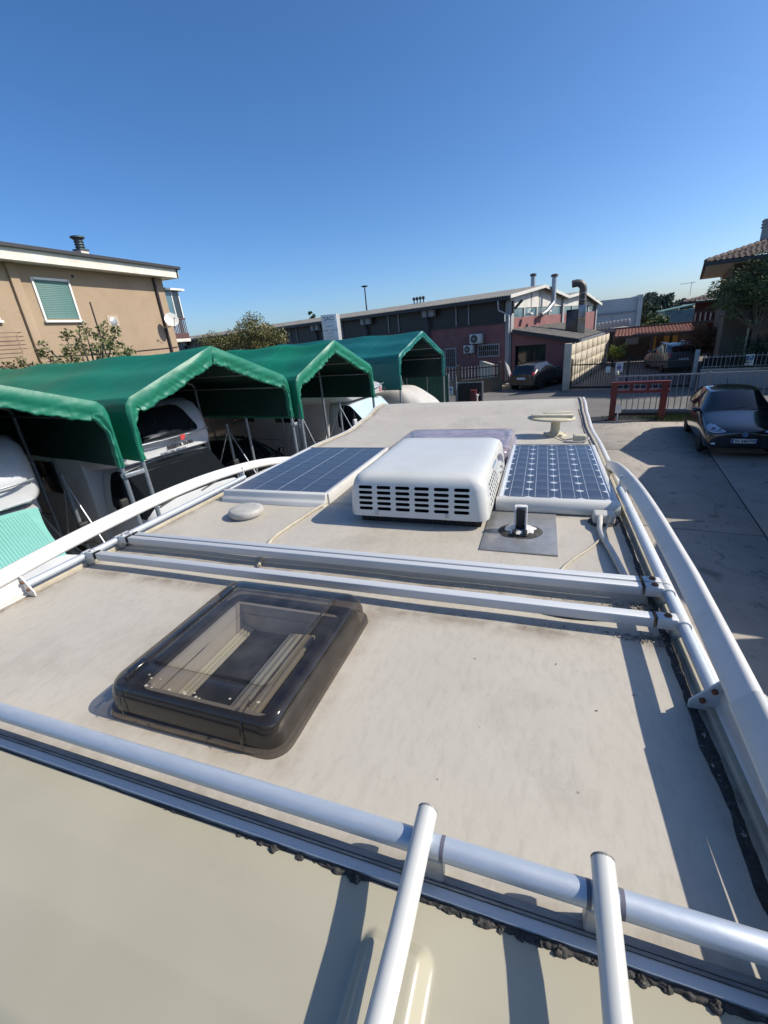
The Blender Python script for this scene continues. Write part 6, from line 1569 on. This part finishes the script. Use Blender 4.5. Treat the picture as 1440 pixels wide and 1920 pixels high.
def psign(E):
    g = MB(); g.box(-0.12,0.12,-0.009,-0.0065,0.0,0.17); g.build('blue_field', MT['text_blue'], E)
    text_obj('letter', 'P', 0.2, MT['frame_white'], E, Matrix(((1,0,0,0.0),(0,0,-1,-0.0105),(0,1,0,0.085),(0,0,0,1))), 0.001, bold=0.003)
    g = MB(); g.box(-0.10,0.10,-0.009,-0.0065,-0.12,-0.09); g.build('print_line', MT['text_blue'], E)
sign('parking_sign', 'white parking sign with blue P on the right bar fence', WM @ Matrix.Translation((1.72,-0.06,1.24)), 0.30, 0.46, MT['frame_white'], psign)

# left: corrugated pedestrian gate, mesh fence, blue notice, red post
PG = empty('sheet_gate', (-3.62,20.1,0), R(-4)); tag(PG, 'grey corrugated sheet gate with pale frame beside the blue-green tent', 'gate')
n = 40; m = MB()
for q in (0.0, 0.012): m.loops([[Vector((0.03+1.06*i/n, q+0.016*(1 if (i//2) % 2 else -1), z)) for i in range(n+1)] for z in (0.12, 1.40)], closed=False)
m.build('sheet', MT['gutter_dark'], PG, fixn=False)
for x in (0.0, 1.12):
    g = MB(); g.box(x-0.03, x+0.03, -0.03, 0.03, 0, 1.46); g.build('post', MT['fence_grey'], PG)
g = MB(); g.box(0.03, 1.09, -0.02, 0.02, 1.40, 1.44); g.build('rail', MT['fence_grey'], PG)
g = MB(); g.box(0.98,1.03,-0.05,-0.02,0.85,0.97); g.build('lock', MT['steel'], PG)
MFn = empty('mesh_fence', (-4.35,20.0,0), R(-2)); tag(MFn, 'short wire mesh fence between the blue-green tent and the sheet gate', 'fence')
me = bar_mesh(1.65, 0.012, MT['fence_grey'])
for k in range(13): put('bar', me, MFn, (0.055*k, 0, 0.05))
for z in (0.1,0.5,0.9,1.3,1.68):
    g = MB(); g.box(0,0.7,-0.006,0.006,z,z+0.012); g.build('wire', MT['fence_grey'], MFn)
for x in (-0.02, 0.70):
    g = MB(); g.tube([(x,0,0),(x,0,1.76)], 0.03, 10); g.build('post', MT['tent_pole'], MFn, smooth=50)
def notice(E):
    g = MB(); g.box(-0.16,0.16,-0.009,-0.0065,0.02,0.13); g.build('blue_field', MT['text_blue'], E)
    for k in range(3):
        g = MB(); g.box(-0.14,0.14,-0.009,-0.0065,-0.05-0.05*k,-0.03-0.05*k); g.build('print_line', MT['text_blue'], E)
sign('fence_notice', 'white and blue notice on the short mesh fence', Matrix.Translation((-4.0,19.96,1.10)), 0.44, 0.38, MT['frame_white'], notice)
RP = empty('red_post', (-2.82,19.55,0)); tag(RP, 'dark red steel post in front of the sheet gate', 'post')
g = MB(); g.box(-0.12,0.12,-0.10,0.10,0,1.12); g.build('column', MT['red_iron'], RP, bevel=0.01)
g = MB(); g.box(-0.13,0.13,-0.11,0.11,1.12,1.16); g.build('cap', MT['red_iron'], RP)
g = MB(); g.lathe([(0.03,0),(0.03,0.9)], 10, Matrix.Translation((0.16,-0.06,0))); g.lathe([(0.06,0.9),(0.06,0.98)], 10, Matrix.Translation((0.16,-0.06,0))); g.build('bell_pole', MT['frame_white'], RP)
# fence on the wall before the factory
FW = empty('bar_fence', (-6.4,26.2,0), math.atan2(1.25,4.1)); tag(FW, 'brownish bar fence on a dark low wall below the factory condensers', 'fence')
g = MB(); g.box(0,4.15,-0.1,0.1,0,0.82); g.build('low_wall', MT['dark_wall'], FW)
me = bar_mesh(0.70, 0.05, MT['conc_panel'])
for k in range(22): put('bar', me, FW, (0.12+0.185*k, 0, 0.84))
for z in (0.90,1.40):
    g = MB(); g.box(0,4.15,-0.03,0.03,z,z+0.05); g.build('rail', MT['fence_black'], FW)
for x in (1.75, 4.2):
    g = MB(); g.box(x-0.09,x+0.09,-0.11,0.11,0,1.66); g.build('post', MT['dark_wall'], FW)
LW = MB(); GW = empty('garden_wall', (0,0,0)); tag(GW, 'short sunlit beige wall behind the brownish bar fence', 'wall')
wallseg((-2.75,27.9),(-4.0,31.9),1.5,1.5,0.18,'wall',MT['conc_panel'],GW)
LP_ = MB(); LP_.bar((-2.35,30.9,1.45),(-1.75,29.3,0.02),0.20,0.04,0,(0.3,0,1)); o = LP_.build('leaning_board', MT['conc_grey'], None); tag(o, 'pale metal board leaning at the corner column', 'board')
for k, (x, y) in enumerate(((-2.25,28.7),(-1.95,28.5),(-2.05,28.9))):
    g = MB(); g.box(x-0.14,x+0.14,y-0.1,y+0.1,0,0.14+0.05*k); o = g.build('rubble_block', MT['conc_panel'], None, bevel=0.03); o.rotation_euler.z = 0; tag(o, ('pale rubble block, left of three by the leaning board','pale rubble block, front one by the leaning board','tallest pale rubble block by the leaning board')[k], 'rubble', 'rubble by the leaning board')

# pylon sign
PY = empty('sign_pylon', (-9.92,20.1,0), R(3)); tag(PY, 'tall white sign pylon rising behind the middle green tent', 'sign')
g = MB(); g.box(0.0,0.78,0.0,0.42,0,4.80); g.build('pylon', MT['conc_grey'], PY, bevel=0.01)
g = MB(); g.box(0.02,0.80,-0.03,0.0,2.6,4.80); g.build('panel', MT['plate_white'], PY, bevel=0.004)
def ptext(t, z, size, mt, sx=1.0):
    text_obj('lettering', t, size, mt, PY, Matrix(((1,0,0,0.41),(0,0,-1,-0.032),(0,1,0,z),(0,0,0,1))), 0.001, sx=sx)
ptext('SACI', 4.62, 0.24, MT['text_black'], 1.05)
for t, z, sx in (('VENDITA',4.30,0.95),('CAMPER - CARAVAN',4.12,0.78),('NUOVI',3.98,0.95),('E USATI',3.84,0.95),('CENTRO ASSISTENZA',3.62,0.72)): ptext(t, z, 0.105, MT['text_tan'], sx)
for z in (4.47,3.74):
    g = MB(); g.box(0.12,0.72,-0.0325,-0.03,z,z+0.012); g.build('print_line', MT['text_tan'], PY)
# lamp mast
LM = empty('lamp_mast', (-31.0,82.0,0)); tag(LM, 'thin tall lamp mast far behind the factory roof', 'lamp mast')
g = MB(); g.tube([(0,0,0),(0,0,11.9)], [0.20,0.10], 10); g.build('mast', MT['gutter_dark'], LM)
g = MB(); g.lathe([(0.2,11.9),(0.62,12.0),(0.62,12.12),(0.2,12.2)], 12); g.build('lamp_ring', MT['gutter_dark'], LM)
# aerial on the far roof
TA = empty('roof_aerial', (11.2,46.5,5.0)); tag(TA, 'thin television aerial on the dark red house roof', 'aerial')
g = MB(); g.tube([(0,0,-0.5),(0,0,0.5)], 0.018, 6); g.tube([(-0.8,0,0.40),(0.3,0,0.44)], 0.014, 6); g.build('mast', MT['steel'], TA)
for k in range(7):
    g = MB(); x = -0.75+0.15*k; g.tube([(x,-0.2,0.42),(x,0.2,0.42)], 0.012, 5); g.build('element', MT['steel'], TA)

# ------------------------------------------------------------------ trees
def leafmat(name, c, c2):
    m = mat(name, c, 0.55, c2=c2, scale=2.3, detail=4, lo=0.35, hi=0.65)
    b = [n for n in m.node_tree.nodes if n.type == 'BSDF_PRINCIPLED'][0]
    return m
MT['leaf_olive'] = leafmat('leaf_olive', (0.10,0.12,0.04), (0.16,0.15,0.06))
MT['leaf_green'] = leafmat('leaf_green', (0.045,0.085,0.025), (0.09,0.12,0.035))
MT['leaf_dark'] = leafmat('leaf_dark', (0.025,0.05,0.02), (0.05,0.075,0.03))
MT['leaf_yellow'] = leafmat('leaf_yellow', (0.075,0.11,0.03), (0.19,0.15,0.05))
MT['leaf_red'] = leafmat('leaf_red', (0.10,0.045,0.025), (0.16,0.075,0.035))
MT['leaf_lime'] = leafmat('leaf_lime', (0.14,0.20,0.03), (0.20,0.26,0.05))
def leaves(g, c, rad, n, size, rnd, squash=(1,1,1), droop=0.0, asp=0.5):
    for _ in range(n):
        while True:
            p = Vector((rnd.uniform(-1,1), rnd.uniform(-1,1), rnd.uniform(-1,1)))
            if 0.02 < p.length < 1: break
        p = Vector((p.x*squash[0], p.y*squash[1], p.z*squash[2]))*rad+c
        a = Vector((rnd.gauss(0,1), rnd.gauss(0,1), rnd.gauss(-droop,0.8))).normalized(); b = a.orthogonal().normalized()
        b = (b*math.cos(rnd.random()*6)+a.cross(b)*math.sin(rnd.random()*6)).normalized()
        s = size*rnd.uniform(0.6,1.3)
        w = b*s*asp*0.5
        g.add([p-a*s*0.5, p+w, p+a*s*0.5, p-w], [(0,1,2,3)])
def branch_tree(name, label, base, tips, mt, rnd, leaf, per, rad, trunk_r, fork_z, squash=(1,1,1), droop=0.2, asp=0.5, cat='tree', group=None, extra_per_branch=2):
    E = empty(name, base); tag(E, label, cat, group)
    g = MB(); f = MB(); B = Vector(base)
    fork = Vector((0.0,0.0,fork_z)); g.tube([(0,0,0),(0.03,0.02,fork_z*0.5),fork], [trunk_r,trunk_r*0.85,trunk_r*0.7], 8)
    for t in tips:
        t = Vector(t)-B; mid = fork+(t-fork)*0.5+Vector((rnd.uniform(-.12,.12), rnd.uniform(-.12,.12), rnd.uniform(0.0,.15)))*max(0.5,(t-fork).length*0.3)
        g.tube([fork, mid, t], [trunk_r*0.5,trunk_r*0.28,trunk_r*0.10], 6)
        leaves(f, t, rad, per, leaf, rnd, squash, droop, asp)
        for q in range(extra_per_branch):
            k = rnd.uniform(0.55,0.95); p = mid+(t-mid)*k; side = Vector((rnd.gauss(0,1),rnd.gauss(0,1),rnd.gauss(0.3,0.6))).normalized()*rad*1.6
            g.tube([p, p+side*0.5+Vector((0,0,0.03)), p+side], [trunk_r*0.12,trunk_r*0.08,trunk_r*0.05], 5)
            leaves(f, p+side, rad*0.7, int(per*0.5), leaf, rnd, squash, droop, asp)
    g.build('trunk', MT['bark'], E, smooth=60)
    o = f.build('crown', mt, E, fixn=False); o['kind'] = 'stuff'; return E
rnd = random.Random(5)
# loose broad-leaved tree between house and tents: clumps at the branch ends
tips = []
for az_, el in ((-1.62,0.025),(-1.70,0.05),(-1.56,0.035),(-1.50,0.015),(-1.46,0.055),(-1.43,0.075),(-1.40,0.02),(-1.36,0.045),(-1.33,0.09),(-1.32,0.02),(-1.29,0.06),(-1.27,0.085),(-1.24,0.105),(-1.22,0.05),(-1.22,0.025),(-1.19,0.075),(-1.17,0.10),(-1.15,0.045),(-1.13,0.085),(-1.12,0.02),(-1.16,0.015),(-1.10,0.03),(-1.42,0.0),(-1.25,0.0),(-1.8,0.02)):
    y = 9.6+rnd.uniform(-0.5,0.7); tips.append((az_*y, y, 3.7+(el-0.012)*y))
branch_tree('broadleaf_tree', 'sparse olive green tree with leaf clumps at bare branch ends, before the beige house', (-12.2,9.6,0), tips, MT['leaf_olive'], rnd, 0.115, 36, 0.17, 0.10, 2.6, droop=0.5, asp=0.55)
# pole in that tree
PL = MB(); PL.tube([(-12.6,10.6,0),(-12.62,10.6,5.35)], 0.022, 8); o = PL.build('thin_pole', MT['pipe_brown'], None); tag(o, 'thin dark pole sticking out of the olive green tree', 'pole')
tips = []
for k in range(46):
    az_ = rnd.uniform(-0.835,-0.60); top = 0.030 if az_ < -0.74 else 0.055 if az_ < -0.63 else 0.030; el = top*(0.15+0.95*math.sqrt(rnd.random())); y = 20.5+rnd.uniform(-1.0,1.0)
    tips.append((az_*y, y, 3.7+el*y-0.25))
tips += [(-0.69*20.5,20.5,3.7+0.066*20.5),(-0.70*20.5,20.4,3.7+0.056*20.5)]
branch_tree('bushy_tree', 'dense yellowish green bushy tree behind the middle tents', (-14.4,20.5,0), tips, MT['leaf_yellow'], rnd, 0.10, 120, 0.36, 0.12, 2.3, droop=0.3)
# feathery tree by the right house
tips = []
for k in range(64):
    a = rnd.random()*6.28; r = math.sqrt(rnd.random())*2.0; x = 9.35+r*math.cos(a); y = 25.6+r*0.45*math.sin(a); z = 5.35-0.2*r*r-rnd.random()*1.6
    tips.append((x, y, max(2.9,z)))
tips += [(7.35,25.2,4.2),(7.5,25.1,3.8),(7.45,25.4,4.5)]
branch_tree('feathery_tree', 'wide feathery green tree in front of the near right house', (8.95,25.6,0), tips, MT['leaf_green'], rnd, 0.15, 85, 0.46, 0.14, 2.4, squash=(1.3,1.0,0.5), droop=0.2, asp=0.28)
tips = [(8.7+rnd.uniform(-0.9,1.2), 32.5+rnd.uniform(-0.5,0.5), 1.0+rnd.random()*1.2) for _ in range(40)]
branch_tree('red_shrub', 'reddish brown shrub beside the tiled porch', (8.7,32.5,0), tips, MT['leaf_red'], rnd, 0.10, 90, 0.36, 0.09, 1.0, droop=0.1, cat='shrub')
tips = [(4.95+rnd.uniform(-0.35,0.35), 37.2+rnd.uniform(-0.3,0.3), 0.7+rnd.random()*0.7) for _ in range(16)]
branch_tree('potted_shrub', 'round lime green shrub at the end of the concrete wall', (4.95,37.2,0), tips, MT['leaf_lime'], rnd, 0.10, 60, 0.24, 0.05, 0.4, cat='shrub')
tips = [(10.4+rnd.uniform(-2.5,3.5), 25.0+rnd.uniform(-0.3,0.3), 1.0+rnd.random()*0.9) for _ in range(50)]
branch_tree('hedge', 'dark hedge behind the netted fence on the right', (10.5,25.0,0), tips, MT['leaf_dark'], rnd, 0.09, 80, 0.36, 0.06, 0.5, cat='hedge')
# far trees
def blobtree(name, label, base, h, w, mt, rnd, n=10, leaf=0.5, per=120, group=None):
    tips = [(base[0]+rnd.uniform(-1,1)*w*0.7, base[1]+rnd.uniform(-1,1)*w*0.5, h*(0.34+0.50*rnd.random())) for _ in range(n)]+[(base[0],base[1],h*0.86)]
    return branch_tree(name, label, base, tips, mt, rnd, leaf, per, w*0.38, 0.2, h*0.3, cat='tree', group=group, extra_per_branch=1)
MT['leaf_far'] = leafmat('leaf_far', (0.06,0.085,0.06), (0.09,0.115,0.075))
blobtree('far_tree', 'tall dark green tree right behind the grey block', (13.0,74,0), 6.0, 1.5, MT['leaf_far'], rnd, 16)
blobtree('far_tree', 'round hazy tree between the grey block and teal hut', (17.6,88,0), 5.8, 2.2, MT['leaf_far'], rnd, 18, 0.6)
blobtree('far_tree', 'low pale tree just above the teal hut roof', (21.2,92,0), 4.7, 2.2, MT['leaf_far'], rnd, 12, 0.6)
blobtree('far_tree', 'low bushy green tree before the teal hut', (12.4,63,0), 3.0, 1.4, MT['leaf_green'], rnd, 14, 0.35)
blobtree('poplar', 'taller dark poplar beside the sign pylon, above the factory roof', (-52.6,101,0), 11.6, 0.9, MT['leaf_dark'], rnd, 12, 0.5, 90)
blobtree('poplar', 'slimmer dark poplar touching the taller one', (-51.6,101,0), 11.0, 0.7, MT['leaf_dark'], rnd, 10, 0.5, 80)
blobtree('far_tree', 'small dark tree peeping over the factory roof left of the poplars', (-55.5,101,0), 9.0, 1.0, MT['leaf_dark'], rnd, 9, 0.5, 80)
# weeds along the fence foot and litter on the yard
g = MB(); rn = random.Random(9)
for _ in range(2000):
    t = rn.random(); x = 2.2+t*5.0 if rn.random() < 0.25 else rn.gauss(4.35,0.35); y = 18.55-0.13*(x-2.6)+rn.gauss(0,0.12)-(0.35*rn.random() if 3.9 < x < 4.9 else 0)
    h = rn.uniform(0.04,0.16)*(1.5 if 3.9 < x < 4.9 else 0.7); dx, dy = rn.gauss(0,0.05), rn.gauss(0,0.05); w = 0.008
    g.add([(x-w,y,0.0),(x+w,y,0.0),(x+dx,y+dy,h)], [(0,1,2)])
o = g.build('weeds', MT['leaf_green'], None, fixn=False); tag(o, 'thin weeds growing along the foot of the yard fence', 'weeds', kind='stuff')
g = MB()
for _ in range(700):
    x = rn.uniform(0.8,6.5); y = rn.uniform(3.0,18.4) if rn.random() < 0.6 else rn.uniform(17.0,18.5); s = rn.uniform(0.008,0.03); a = rn.random()*6.3; c, q = math.cos(a)*s, math.sin(a)*s
    g.add([(x-c,y-q,0.003),(x+q*0.5,y-c*0.5,0.006),(x+c,y+q,0.003),(x-q*0.5,y+c*0.5,0.009)], [(0,1,2,3)])
o = g.build('leaf_litter', MT['dark_brown'], None, fixn=False); tag(o, 'dry leaf bits scattered over the concrete yard', 'litter', kind='stuff')
